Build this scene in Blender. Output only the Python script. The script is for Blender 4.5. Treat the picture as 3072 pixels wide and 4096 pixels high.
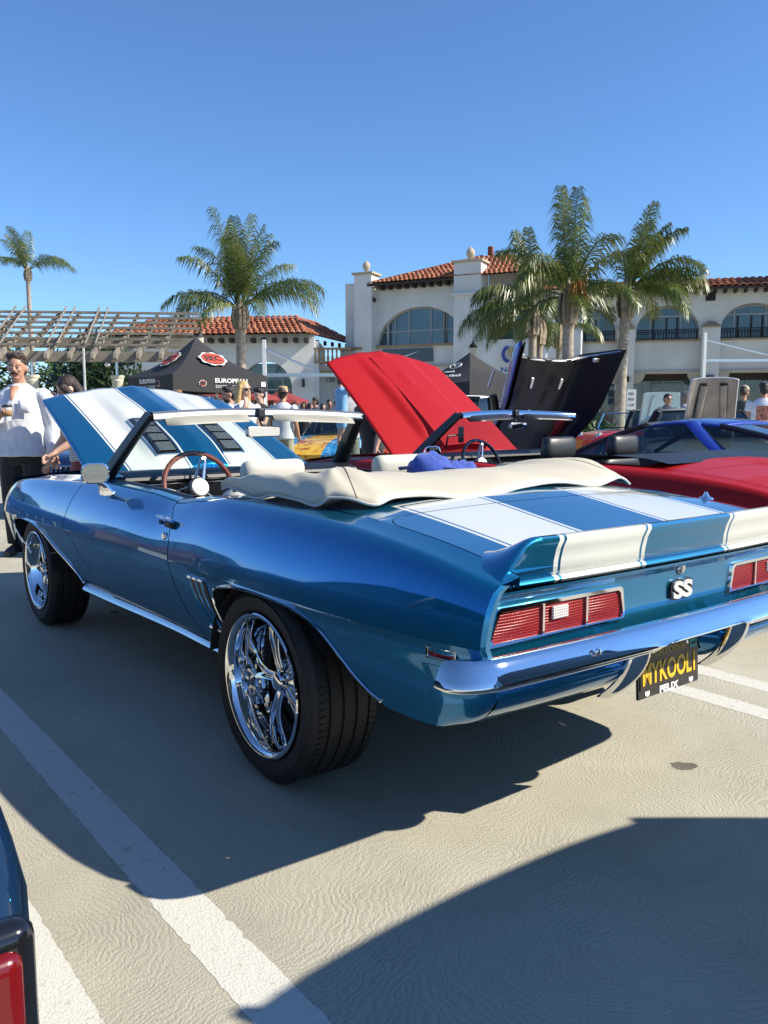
import bpy, bmesh, math, random
import numpy as np
from mathutils import Vector, Matrix
random.seed(7); RNG=np.random.default_rng(7)
R=math.radians; PI=math.pi
for o in list(bpy.data.objects): bpy.data.objects.remove(o)
SC=bpy.context.scene; COL=SC.collection
# ---------------------------------------------------------------- camera
CAM_LOC=Vector((-2.216,-2.4307,1.2493))
CF=Vector((.60451,.78823,-.11518)); CR=Vector((.79329,-.60884,-.00308)); CU=Vector((.07255,.08951,.99334))
cd=bpy.data.cameras.new('camera'); cam=bpy.data.objects.new('camera',cd); COL.objects.link(cam)
cam.matrix_world=Matrix(((CR.x,CU.x,-CF.x,CAM_LOC.x),(CR.y,CU.y,-CF.y,CAM_LOC.y),(CR.z,CU.z,-CF.z,CAM_LOC.z),(0,0,0,1)))
cd.sensor_fit='HORIZONTAL'; cd.sensor_width=36; cd.lens=3313.4/3072*36; cd.clip_start=.05; cd.clip_end=3000
SC.camera=cam
# ---------------------------------------------------------------- light
SUN_EL=37.8; SUN_DIR=Vector((.667*math.cos(R(SUN_EL)),-.745*math.cos(R(SUN_EL)),math.sin(R(SUN_EL)))).normalized()
W=bpy.data.worlds.new('World'); SC.world=W; W.use_nodes=True
nt=W.node_tree; nt.nodes.clear()
sky=nt.nodes.new('ShaderNodeTexSky'); sky.sky_type='NISHITA'; sky.sun_disc=False
sky.sun_elevation=R(SUN_EL); sky.sun_rotation=math.atan2(SUN_DIR.x,SUN_DIR.y)
sky.altitude=50; sky.air_density=1.0; sky.dust_density=0.0; sky.ozone_density=10.0
bg=nt.nodes.new('ShaderNodeBackground'); bg.inputs[1].default_value=.1
wo=nt.nodes.new('ShaderNodeOutputWorld'); nt.links.new(sky.outputs[0],bg.inputs[0]); nt.links.new(bg.outputs[0],wo.inputs[0])
sl=bpy.data.lights.new('sun','SUN'); sl.energy=4.3; sl.angle=R(.53); sl.color=(1,.925,.79)
so=bpy.data.objects.new('sun',sl); COL.objects.link(so); so.rotation_euler=SUN_DIR.to_track_quat('Z','Y').to_euler(); so.location=(6,-8,12)
SC.view_settings.view_transform='Standard'; SC.view_settings.look='None'; SC.view_settings.gamma=1.0
SC.view_settings.exposure=0.9; SC.view_settings.use_curve_mapping=False
SC.render.engine='CYCLES'
SC.cycles.max_bounces=10; SC.cycles.transparent_max_bounces=16
# ---------------------------------------------------------------- helpers
def tag(o,label=None,cat=None,group=None,kind=None):
    if label: o['label']=label
    if cat: o['category']=cat
    if group: o['group']=group
    if kind: o['kind']=kind
    return o
def empty(name,loc=(0,0,0),rz=0,label=None,cat=None,group=None):
    o=bpy.data.objects.new(name,None); COL.objects.link(o); o.location=loc; o.rotation_euler=(0,0,rz); o.empty_display_size=.1
    return tag(o,label,cat,group)
def link(name,me,mat=None,parent=None,loc=None,rot=None):
    o=bpy.data.objects.new(name,me); COL.objects.link(o)
    if mat is not None and not me.materials: me.materials.append(mat)
    if parent is not None: o.parent=parent
    if loc is not None: o.location=loc
    if rot is not None: o.rotation_euler=rot
    return o
def copy_tree(o,parent=None):
    c=o.copy(); COL.objects.link(c); c.parent=parent
    for ch in o.children: copy_tree(ch,c)
    return c
def frames(pts):
    pts=[Vector(p) for p in pts]; n=len(pts); T=[]
    for i in range(n):
        a=pts[max(i-1,0)]; b=pts[min(i+1,n-1)]; t=(b-a); T.append(t.normalized() if t.length>1e-9 else Vector((0,0,1)))
    up=Vector((0,0,1)) if abs(T[0].z)<.95 else Vector((0,1,0))
    N=(up-T[0]*up.dot(T[0])).normalized(); out=[]
    for i in range(n):
        N=(N-T[i]*N.dot(T[i])); N=N.normalized() if N.length>1e-6 else T[i].orthogonal().normalized()
        out.append((pts[i],T[i],N,T[i].cross(N)))
    return out
class MB:
    def __init__(s): s.v=[]; s.f=[]
    def add(s,V,F):
        b=len(s.v); s.v+=[tuple(p) for p in V]; s.f+=[tuple(i+b for i in f) for f in F]; return s
    def box(s,c,d,m=None):
        x,y,z=[k/2 for k in d]; V=[Vector((sx*x,sy*y,sz*z)) for sx in(-1,1) for sy in(-1,1) for sz in(-1,1)]
        if m is not None: V=[m@p for p in V]
        c=Vector(c); V=[p+c for p in V]
        return s.add(V,[(0,1,3,2),(4,6,7,5),(0,4,5,1),(2,3,7,6),(0,2,6,4),(1,5,7,3)])
    def tube(s,pts,r,n=10,caps=True,flat=1.0):
        fr=frames(pts); V=[];F=[]
        for i,(p,t,a,b) in enumerate(fr):
            rr=r[i] if hasattr(r,'__len__') else r
            ra,rb=(rr if hasattr(rr,'__len__') else (rr,rr*flat))
            for k in range(n):
                q=2*PI*k/n; V.append(p+a*(math.cos(q)*ra)+b*(math.sin(q)*rb))
        m=len(fr)
        for i in range(m-1):
            for k in range(n): F.append((i*n+k,i*n+(k+1)%n,(i+1)*n+(k+1)%n,(i+1)*n+k))
        if caps: F.append(tuple(range(n-1,-1,-1))); F.append(tuple((m-1)*n+k for k in range(n)))
        return s.add(V,F)
    def lathe(s,prof,n=32,m=None,close=False,a0=0,a1=2*PI):
        # prof [(r,h)], axis +Z before matrix
        full=abs(a1-a0-2*PI)<1e-6; cols=n if full else n+1; V=[];F=[]
        for k in range(cols):
            q=a0+(a1-a0)*k/n
            for r,h in prof: V.append(Vector((r*math.cos(q),r*math.sin(q),h)))
        if m is not None: V=[m@p for p in V]
        L=len(prof)
        for k in range(n):
            k2=(k+1)%cols
            for j in range(L-1 if not close else L):
                j2=(j+1)%L; F.append((k*L+j,k2*L+j,k2*L+j2,k*L+j2))
        return s.add(V,F)
    def grid(s,P,closeu=False,closev=False):
        a=len(P); b=len(P[0]); V=[p for row in P for p in row]; F=[]
        for i in range(a if closeu else a-1):
            for j in range(b if closev else b-1):
                i2=(i+1)%a; j2=(j+1)%b; F.append((i*b+j,i2*b+j,i2*b+j2,i*b+j2))
        return s.add(V,F)
    def prism(s,poly,h0,h1,m=None):
        n=len(poly); V=[Vector((x,y,h0)) for x,y in poly]+[Vector((x,y,h1)) for x,y in poly]
        if m is not None: V=[m@p for p in V]
        return s.add(V,[tuple(range(n-1,-1,-1)),tuple(range(n,2*n))]+[(i,(i+1)%n,n+(i+1)%n,n+i) for i in range(n)])
    def ball(s,c,r,n=12,m=8):
        r=r if hasattr(r,'__len__') else (r,r,r); c=Vector(c); V=[];F=[]
        for i in range(m+1):
            t=PI*i/m
            for k in range(n):
                q=2*PI*k/n; V.append(c+Vector((r[0]*math.sin(t)*math.cos(q),r[1]*math.sin(t)*math.sin(q),r[2]*math.cos(t))))
        for i in range(m):
            for k in range(n): F.append((i*n+k,(i+1)*n+k,(i+1)*n+(k+1)%n,i*n+(k+1)%n))
        return s.add(V,F)
    def mesh(s,name,smooth=True,angle=35,merge=0,recalc=True):
        me=bpy.data.meshes.new(name); me.from_pydata(s.v,[],s.f)
        if merge or recalc:
            bm=bmesh.new(); bm.from_mesh(me)
            if merge: bmesh.ops.remove_doubles(bm,verts=bm.verts,dist=merge)
            if recalc: bmesh.ops.recalc_face_normals(bm,faces=bm.faces)
            bm.to_mesh(me); bm.free()
        if smooth:
            for p in me.polygons: p.use_smooth=True
            me.set_sharp_from_angle(angle=R(angle))
        me.update(); return me
    def build(s,name,mat=None,parent=None,smooth=True,angle=35,bevel=0,seg=2,merge=0,recalc=True,loc=None,rot=None,solid=0,subd=0):
        o=link(name,s.mesh(name,smooth,angle,merge,recalc),mat,parent,loc,rot)
        if solid:
            m=o.modifiers.new('solid','SOLIDIFY'); m.thickness=solid; m.offset=-1
        if bevel:
            m=o.modifiers.new('bevel','BEVEL'); m.width=bevel; m.segments=seg; m.limit_method='ANGLE'; m.angle_limit=R(40)
        if subd:
            m=o.modifiers.new('sub','SUBSURF'); m.levels=subd; m.render_levels=subd
        return o
def tab(xs,ys):
    xs=list(map(float,xs)); ys=list(map(float,ys)); n=len(xs); h=[xs[i+1]-xs[i] for i in range(n-1)]; d=[(ys[i+1]-ys[i])/h[i] for i in range(n-1)]
    m=[0]*n; m[0]=d[0]; m[-1]=d[-1]
    for i in range(1,n-1):
        if d[i-1]*d[i]>0:
            w1=2*h[i]+h[i-1]; w2=h[i]+2*h[i-1]; m[i]=(w1+w2)/(w1/d[i-1]+w2/d[i])
    def f(x):
        if x<=xs[0]: return ys[0]
        if x>=xs[-1]: return ys[-1]
        i=0
        while xs[i+1]<x: i+=1
        t=(x-xs[i])/h[i]; a=t*t*(3-2*t); b=t*(1-t)**2; c=-t*t*(1-t)
        return ys[i]*(1-a)+ys[i+1]*a+h[i]*(m[i]*b+m[i+1]*c)
    return f
def lerp(a,b,t): return a+(b-a)*t
def sm(t): t=max(0,min(1,t)); return t*t*(3-2*t)
def lin(n,a=0.,b=1.): return [a+(b-a)*i/(n-1) for i in range(n)]
def spline(pts,n):
    # Catmull-Rom through pts, n samples
    P=[Vector(p) for p in pts]; P=[P[0]*2-P[1]]+P+[P[-1]*2-P[-2]]; m=len(P)-3; out=[]
    for i in range(n):
        u=m*i/(n-1); k=min(int(u),m-1); t=u-k; a,b,c,d=P[k:k+4]
        out.append(.5*((2*b)+(c-a)*t+(2*a-5*b+4*c-d)*t*t+(3*b-a-3*c+d)*t**3))
    return out
TMP=bpy.data.scenes.new('workbench')
def evaluated(o):
    # evaluate one object alone, in a small side scene that is removed at the end
    if o.name not in TMP.collection.objects: TMP.collection.objects.link(o)
    vl=TMP.view_layers[0]; vl.update(); dg=vl.depsgraph; dg.update(); me=bpy.data.meshes.new_from_object(o.evaluated_get(dg)); return me
def text_mesh(body,size=1.,depth=.0,sx=1.,align='CENTER',bold=0.):
    c=bpy.data.curves.new('t','FONT'); c.body=body; c.size=size; c.extrude=depth; c.align_x=align; c.align_y='CENTER'; c.offset=bold; c.resolution_u=3
    o=bpy.data.objects.new('t',c)
    me=evaluated(o); bpy.data.objects.remove(o); bpy.data.curves.remove(c)
    if sx!=1.: me.transform(Matrix.Diagonal((sx,1,1,1)))
    return me
def text(name,body,size,mat,parent,m,depth=.002,sx=1.,align='CENTER',bold=0.):
    me=text_mesh(body,size,depth,sx,align,bold); me.transform(m); return link(name,me,mat,parent)
# ---- materials
def mat_new(name):
    m=bpy.data.materials.new(name); m.use_nodes=True; nt=m.node_tree; b=nt.nodes['Principled BSDF']; return m,nt,b
def N(nt,t,**kw):
    n=nt.nodes.new('ShaderNode'+t)
    for k,v in kw.items():
        if k.startswith('i_'): n.inputs[int(k[2:])].default_value=v
        else: setattr(n,k,v)
    return n
def math_(nt,op,a,b=None,c=None):
    n=nt.nodes.new('ShaderNodeMath'); n.operation=op
    for i,x in enumerate((a,b,c)):
        if x is None: continue
        if isinstance(x,(int,float)): n.inputs[i].default_value=x
        else: nt.links.new(x,n.inputs[i])
    return n.outputs[0]
def mixc(nt,fac,a,b,mode='MIX'):
    n=nt.nodes.new('ShaderNodeMix'); n.data_type='RGBA'; n.blend_type=mode
    for sock,x in ((n.inputs[0],fac),(n.inputs[6],a),(n.inputs[7],b)):
        if isinstance(x,(int,float)): sock.default_value=x
        elif isinstance(x,(tuple,list)): sock.default_value=(*x[:3],1)
        else: nt.links.new(x,sock)
    return n.outputs[2]
def ramp(nt,x,stops):
    n=nt.nodes.new('ShaderNodeValToRGB'); e=n.color_ramp.elements
    while len(e)<len(stops): e.new(.5)
    for el,(p,c) in zip(e,stops): el.position=p; el.color=(*c,1) if len(c)==3 else c
    nt.links.new(x,n.inputs[0]); return n.outputs[0]
def pm(name,col,rough=.5,metal=0.,coat=0.,spec=.5,var=.08,vscale=6.,bump=0.,bscale=60.,coatr=.03,emit=None,sheen=0.,aniso=None):
    m,nt,b=mat_new(name); tc=N(nt,'TexCoord')
    b.inputs['Roughness'].default_value=rough; b.inputs['Metallic'].default_value=metal
    b.inputs['Coat Weight'].default_value=coat; b.inputs['Coat Roughness'].default_value=coatr
    b.inputs['Specular IOR Level'].default_value=spec; b.inputs['Sheen Weight'].default_value=sheen
    no=N(nt,'TexNoise'); no.inputs['Scale'].default_value=vscale; no.inputs['Detail'].default_value=5; nt.links.new(tc.outputs['Object'],no.inputs['Vector'])
    dk=tuple(c*(1-var) for c in col); lt=tuple(min(1,c*(1+var)) for c in col)
    nt.links.new(ramp(nt,no.outputs[0],[(.3,dk),(.7,lt)]),b.inputs['Base Color'])
    if bump:
        n2=N(nt,'TexNoise'); n2.inputs['Scale'].default_value=bscale; n2.inputs['Detail'].default_value=4; nt.links.new(tc.outputs['Object'],n2.inputs['Vector'])
        bp=N(nt,'Bump'); bp.inputs['Strength'].default_value=bump; bp.inputs['Distance'].default_value=.01; nt.links.new(n2.outputs[0],bp.inputs['Height']); nt.links.new(bp.outputs[0],b.inputs['Normal'])
    if emit:
        b.inputs['Emission Color'].default_value=(*emit[0],1); b.inputs['Emission Strength'].default_value=emit[1]
    return m
def glass_mat(name,tint=(.8,.9,.87),refl=.08,opac=.12):
    m=bpy.data.materials.new(name); m.use_nodes=True; nt=m.node_tree; nt.nodes.clear()
    tr=N(nt,'BsdfTransparent'); tr.inputs[0].default_value=(*tint,1); gl=N(nt,'BsdfGlossy'); gl.inputs['Roughness'].default_value=.01; gl.inputs[0].default_value=(.95,.97,1,1)
    fr=N(nt,'LayerWeight'); fr.inputs[0].default_value=.5; mx=N(nt,'MixShader'); out=N(nt,'OutputMaterial')
    f=math_(nt,'ADD',math_(nt,'MULTIPLY',math_(nt,'POWER',fr.outputs['Facing'],4.0),.8),refl); nt.links.new(f,mx.inputs[0]); nt.links.new(tr.outputs[0],mx.inputs[1]); nt.links.new(gl.outputs[0],mx.inputs[2]); nt.links.new(mx.outputs[0],out.inputs[0])
    return m
M={}
M['chrome']=pm('chrome',(.78,.79,.8),.035,1.,var=.02)
M['satin']=pm('satin_metal',(.62,.62,.62),.28,1.,var=.05)
M['alu']=pm('brushed_metal',(.72,.72,.7),.22,1.,var=.05)
M['rubber']=pm('rubber',(.010,.010,.0105),.6,var=.25,vscale=25,bump=.15,bscale=200)
M['black']=pm('black_trim',(.012,.012,.013),.42,var=.2)
M['blackgloss']=pm('black_gloss',(.008,.008,.009),.12,coat=.6,var=.1)
M['under']=pm('underbody',(.012,.012,.012),.85,var=.3)
M['vinyl']=pm('cream_vinyl',(.54,.49,.375),.45,var=.05,vscale=5,bump=.18,bscale=260)
M['whitevinyl']=pm('white_vinyl',(.56,.535,.45),.42,var=.04,bump=.12,bscale=260)
M['wood']=pm('steering_wood',(.16,.045,.02),.28,coat=.7,var=.35,vscale=40)
M['mirror']=pm('mirror_glass',(.85,.87,.88),.01,1.,var=.01)
M['mirrordim']=pm('dark_reflection_mirror',(.36,.40,.42),.01,1.,var=.02)  # wing mirror: colour darkened to stand in for a dark reflection
M['wsglass']=glass_mat('windshield_glass',(.86,.95,.92),.02)
M['carglass']=glass_mat('car_glass',(.30,.36,.36),.05)
M['winglass']=pm('window_glass',(.035,.075,.085),.05,0.,coat=.5,spec=.9,var=.5,vscale=.6)
M['white']=pm('white_plastic',(.78,.78,.75),.4,var=.03)
def paint(name,col,flake=.55,coat=1.,rough=.34,cior=1.5):
    m,nt,b=mat_new(name); tc=N(nt,'TexCoord')
    b.inputs['Roughness'].default_value=rough; b.inputs['Metallic'].default_value=flake; b.inputs['Coat Weight'].default_value=coat; b.inputs['Coat Roughness'].default_value=.012; b.inputs['Coat IOR'].default_value=cior
    no=N(nt,'TexNoise'); no.inputs['Scale'].default_value=900; nt.links.new(tc.outputs['Object'],no.inputs['Vector'])
    nt.links.new(mixc(nt,no.outputs[0],tuple(c*.8 for c in col),tuple(min(1,c*1.2) for c in col)),b.inputs['Base Color'])
    return m
# ================================================================ ground
def ground_mat():
    m,nt,b=mat_new('broomed_concrete'); tc=N(nt,'TexCoord'); P=tc.outputs['Object']
    # fan-shaped broom sweeps: rings about scattered centres, wobbled
    wob=N(nt,'TexNoise'); wob.inputs['Scale'].default_value=1.6; wob.inputs['Detail'].default_value=3; nt.links.new(P,wob.inputs['Vector'])
    wv=N(nt,'VectorMath'); wv.operation='MULTIPLY_ADD'; wv.inputs[1].default_value=(.35,.35,0); nt.links.new(wob.outputs['Color'],wv.inputs[0]); nt.links.new(P,wv.inputs[2])
    vo=N(nt,'TexVoronoi'); vo.voronoi_dimensions='2D'; vo.inputs['Scale'].default_value=1.7; nt.links.new(wv.outputs[0],vo.inputs['Vector'])
    off=N(nt,'VectorMath'); off.operation='MULTIPLY_ADD'; off.inputs[1].default_value=(.9,.9,0); off.inputs[2].default_value=(-.30,-.62,0); nt.links.new(vo.outputs['Color'],off.inputs[0])
    cen=N(nt,'VectorMath'); cen.operation='ADD'; nt.links.new(vo.outputs['Position'],cen.inputs[0]); nt.links.new(off.outputs[0],cen.inputs[1])
    dd=N(nt,'VectorMath'); dd.operation='DISTANCE'; nt.links.new(wv.outputs[0],dd.inputs[0]); nt.links.new(cen.outputs[0],dd.inputs[1])
    dist=dd.outputs['Value']
    wn=N(nt,'TexNoise'); wn.inputs['Scale'].default_value=14; wn.inputs['Detail'].default_value=4; nt.links.new(P,wn.inputs['Vector'])
    ph=math_(nt,'ADD',math_(nt,'MULTIPLY',dist,330),math_(nt,'MULTIPLY',wn.outputs[0],26))
    rings=math_(nt,'SINE',ph)
    msk=N(nt,'TexNoise'); msk.inputs['Scale'].default_value=2.3; msk.inputs['Detail'].default_value=2; nt.links.new(P,msk.inputs['Vector'])
    amp=math_(nt,'MULTIPLY_ADD',msk.outputs[0],1.6,-.35); rings=math_(nt,'MULTIPLY',rings,math_(nt,'MAXIMUM',amp,.12))
    fine=N(nt,'TexNoise'); fine.inputs['Scale'].default_value=170; fine.inputs['Detail'].default_value=6; nt.links.new(P,fine.inputs['Vector'])
    big=N(nt,'TexNoise'); big.inputs['Scale'].default_value=.9; big.inputs['Detail'].default_value=6; big.inputs['Roughness'].default_value=.65; nt.links.new(P,big.inputs['Vector'])
    h=math_(nt,'ADD',math_(nt,'MULTIPLY',rings,.28),math_(nt,'MULTIPLY',fine.outputs[0],1.5))
    bp=N(nt,'Bump'); bp.inputs['Strength'].default_value=.55; bp.inputs['Distance'].default_value=.004; nt.links.new(h,bp.inputs['Height']); nt.links.new(bp.outputs[0],b.inputs['Normal'])
    c=ramp(nt,big.outputs[0],[(.28,(.36,.34,.265)),(.5,(.46,.435,.34)),(.72,(.53,.505,.405))])
    c=mixc(nt,math_(nt,'MULTIPLY',math_(nt,'SUBTRACT',.62,fine.outputs[0]),1.2),c,(.20,.185,.15))
    c=mixc(nt,math_(nt,'MULTIPLY',math_(nt,'MAXIMUM',math_(nt,'MULTIPLY',rings,-1),0),.45),c,(.22,.205,.165))
    # small dark drips and stains
    v2=N(nt,'TexVoronoi'); v2.voronoi_dimensions='2D'; v2.inputs['Scale'].default_value=1.1; nt.links.new(wv.outputs[0],v2.inputs['Vector'])
    spot=math_(nt,'LESS_THAN',math_(nt,'ADD',v2.outputs['Distance'],math_(nt,'MULTIPLY',wn.outputs[0],.09)),.082)
    sel=N(nt,'SeparateColor'); nt.links.new(v2.outputs['Color'],sel.inputs[0]); spot=math_(nt,'MULTIPLY',spot,math_(nt,'GREATER_THAN',sel.outputs[0],.55))
    c=mixc(nt,math_(nt,'MULTIPLY',spot,.8),c,(.035,.033,.03))
    st=N(nt,'TexNoise'); st.inputs['Scale'].default_value=3.2; st.inputs['Detail'].default_value=9; st.inputs['Roughness'].default_value=.72; nt.links.new(P,st.inputs['Vector'])
    c=mixc(nt,math_(nt,'MULTIPLY',math_(nt,'MAXIMUM',math_(nt,'SUBTRACT',st.outputs[0],.52),0),1.5),c,(.25,.23,.175))
    nt.links.new(c,b.inputs['Base Color']); b.inputs['Roughness'].default_value=.85
    return m
M['concrete']=ground_mat()
g=MB(); g.add([(-400,-400,0),(500,-400,0),(500,500,0),(-400,500,0)],[(0,1,2,3)])
tag(g.build('ground',M['concrete'],None,smooth=False),'broomed beige concrete parking deck',None,None,'structure')
def line_mat():
    m,nt,b=mat_new('worn_white_paint'); tc=N(nt,'TexCoord'); P=tc.outputs['Object']
    a=N(nt,'TexNoise'); a.inputs['Scale'].default_value=22; a.inputs['Detail'].default_value=8; a.inputs['Roughness'].default_value=.7; nt.links.new(P,a.inputs['Vector'])
    f=N(nt,'TexNoise'); f.inputs['Scale'].default_value=150; f.inputs['Detail'].default_value=5; nt.links.new(P,f.inputs['Vector'])
    w=math_(nt,'GREATER_THAN',a.outputs[0],.615)
    c=mixc(nt,math_(nt,'MULTIPLY',w,.85),(.60,.585,.52),(.40,.37,.29)); c=mixc(nt,math_(nt,'MULTIPLY',math_(nt,'GREATER_THAN',f.outputs[0],.58),.45),c,(.42,.41,.36))
    nt.links.new(c,b.inputs['Base Color']); b.inputs['Roughness'].default_value=.75
    bp=N(nt,'Bump'); bp.inputs['Strength'].default_value=.6; bp.inputs['Distance'].default_value=.004; nt.links.new(math_(nt,'ADD',f.outputs[0],a.outputs[0]),bp.inputs['Height']); nt.links.new(bp.outputs[0],b.inputs['Normal'])
    return m
M['line']=line_mat()
def pline(x0,y0,x1,y1,w):
    L=math.hypot(x1-x0,y1-y0); n=int(L/.018); dx,dy=(x1-x0)/L,(y1-y0)/L; nx,ny=-dy,dx; V=[]
    ra=RNG.normal(0,.0014,n+1); rb=RNG.normal(0,.0014,n+1)
    ra+=np.where(RNG.random(n+1)<.05,-.006,0); rb+=np.where(RNG.random(n+1)<.05,-.006,0)
    mb=MB(); P=[]
    for i in range(n+1):
        t=L*i/n; cx,cy=x0+dx*t,y0+dy*t; a=w/2+ra[i]; b=w/2+rb[i]; P.append([(cx+nx*a,cy+ny*a,.0008),(cx-nx*b,cy-ny*b,.0008)])
    mb.grid(P); tag(mb.build('parking_line',M['line'],None,smooth=False),'worn white parking line painted on concrete',None,None,'structure')
for x0,x1 in ((-1.45,-1.40),(-1.82,-1.77),(1.06,1.11),(1.40,1.45),(3.92,3.97),(4.26,4.31),(-4.30,-4.25),(-4.64,-4.59)):
    pline(x1,-1.75,x0,4.3,.128)
# ================================================================ the striped blue convertible
YS=[-1.04,-.9,-.7,-.4,0,.3,.6,.85,1.2,1.7,2.1,2.5,2.9,3.1,3.3,3.45,3.56]
cW=tab(YS,[.862,.893,.916,.935,.943,.939,.930,.927,.931,.936,.938,.942,.943,.937,.918,.888,.845])
cZC=tab(YS,[.690,.689,.689,.689,.688,.686,.687,.687,.686,.676,.668,.659,.656,.650,.645,.64,.63])
cA=tab(YS,[.012,.015,.018,.020,.019,.012,.0,.002,.009,.014,.018,.020,.020,.016,.010,.004,.0])
cZK=tab(YS,[.842,.873,.903,.930,.946,.948,.930,.906,.918,.922,.905,.892,.876,.860,.836,.80,.74])
cXK=tab(YS,[.795,.812,.812,.806,.80,.795,.785,.780,.778,.785,.81,.83,.84,.838,.82,.79,.75])
cTK=tab(YS,[.05,.055,.06,.065,.068,.075,.082,.085,.085,.085,.08,.07,.065,.065,.07,.08,.08])
def xside(y,z):
    zc=cZC(y); w=cW(y)
    if z<=zc:
        d=max(0,zc-z); t=d/.34; return w-cA(y)*(1-math.exp(-d/.018))-cTK(y)*1.35*t*(.5+.5*t)
    xk=cXK(y); t=min(1,(z-zc)/(cZK(y)-zc)); return xk+(w-xk)*max(0,1-(.32*t+.68*t*t))**(1/1.7)
def upper_rows(y,n=16):
    zc=cZC(y); zk=cZK(y); out=[]
    for i in range(n):
        r=i/(n-1); t=math.sin(r*PI/2); z=zc+(zk-zc)*t; out.append((xside(y,z) if i<n-1 else cXK(y),z))
    return out
def interp_pts(pts):
    # y as a function of z from a list of (y,z), sorted by z
    p=sorted([(z,y) for y,z in pts]); return tab([a for a,_ in p],[b for _,b in p])
class Side:
    '''one body side strip on the analytic surface: boundary curves yL(z), yR(z)'''
    def __init__(s): s.mb=MB()
    def low(s,yL,yR,z0,z1,nu,nv,sgn,pack=False):
        # z0,z1: functions of y ; rows from z0 to z1
        P=[]
        for i in range(nu):
            u=i/(nu-1); col=[]
            for j in range(nv):
                v=j/(nv-1); v=(1-(1-v)**1.7) if pack else v; y=lerp(yL(.6),yR(.6),u)
                for _ in range(3):
                    z=lerp(z0(y),z1(y),v); y=lerp(yL(z),yR(z),u)
                z=lerp(z0(y),z1(y),v); col.append((sgn*xside(y,z),y,z))
            P.append(col)
        s.mb.grid(P)
    def up(s,yL,yR,nu,sgn,inner,nv=16,ni=5):
        P=[]
        for i in range(nu):
            u=i/(nu-1); col=[]; y=lerp(yL(.8),yR(.8),u); n=nv
            y0=lerp(yL(cZC(y)),yR(cZC(y)),u); zc=cZC(y0)
            for k in range(n):
                zz=upper_rows(y0,n)[k][1]; yy=lerp(yL(zz),yR(zz),u); x,z=upper_rows(yy,n)[k]; col.append((sgn*x,yy,z))
            xi,zi=inner(yy); xk=cXK(yy); zk=cZK(yy)
            for k in range(1,ni+1):
                r=k/ni; col.append((sgn*lerp(xk,xi,r),yy,zk+(zi-zk)*r**1.4))
            col.append((sgn*xi,yy,zi-.03))
            P.append(col)
        s.mb.grid(P)
# gap and opening curves (y at height z)
door_front=interp_pts([(1.60,.34),(1.66,.41),(1.77,.47),(1.86,.53),(1.945,.60),(1.995,.655),(2.0,.68),(1.985,.74),(1.965,.80),(1.955,.86),(1.955,.93)])
door_rear=interp_pts([(.47,.34),(.52,.41),(.585,.47),(.625,.53),(.648,.60),(.656,.655),(.658,.69),(.668,.74),(.69,.80),(.735,.86),(.80,.905),(.82,.95)])
def const(c): return lambda z:c
ra_front=interp_pts([(.19,.34),(.215,.42),(.245,.48),(.272,.53),(.287,.57),(.292,.595),(.285,.62)])
rarch=tab([-.64,-.60,-.545,-.482,-.425,-.356,-.241,-.081,.07,.18,.235,.285],[.455,.468,.502,.556,.602,.640,.668,.677,.671,.656,.645,.62])
fa_rear=interp_pts([(2.02,.34),(2.08,.42),(2.17,.47),(2.27,.51),(2.365,.557),(2.44,.592)])
farch=tab([2.44,2.52,2.61,2.75,2.88,3.0,3.06],[.592,.612,.631,.643,.642,.631,.61])
fa_front=interp_pts([(2.86,.38),(2.92,.46),(3.04,.525),(3.085,.565),(3.085,.59),(3.06,.61)])
rock_z=tab([.1,.3,1.95,2.2],[.372,.372,.345,.345])
qbot=tab([-1.04,-.9,-.75,-.64],[.462,.448,.437,.44])
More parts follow.
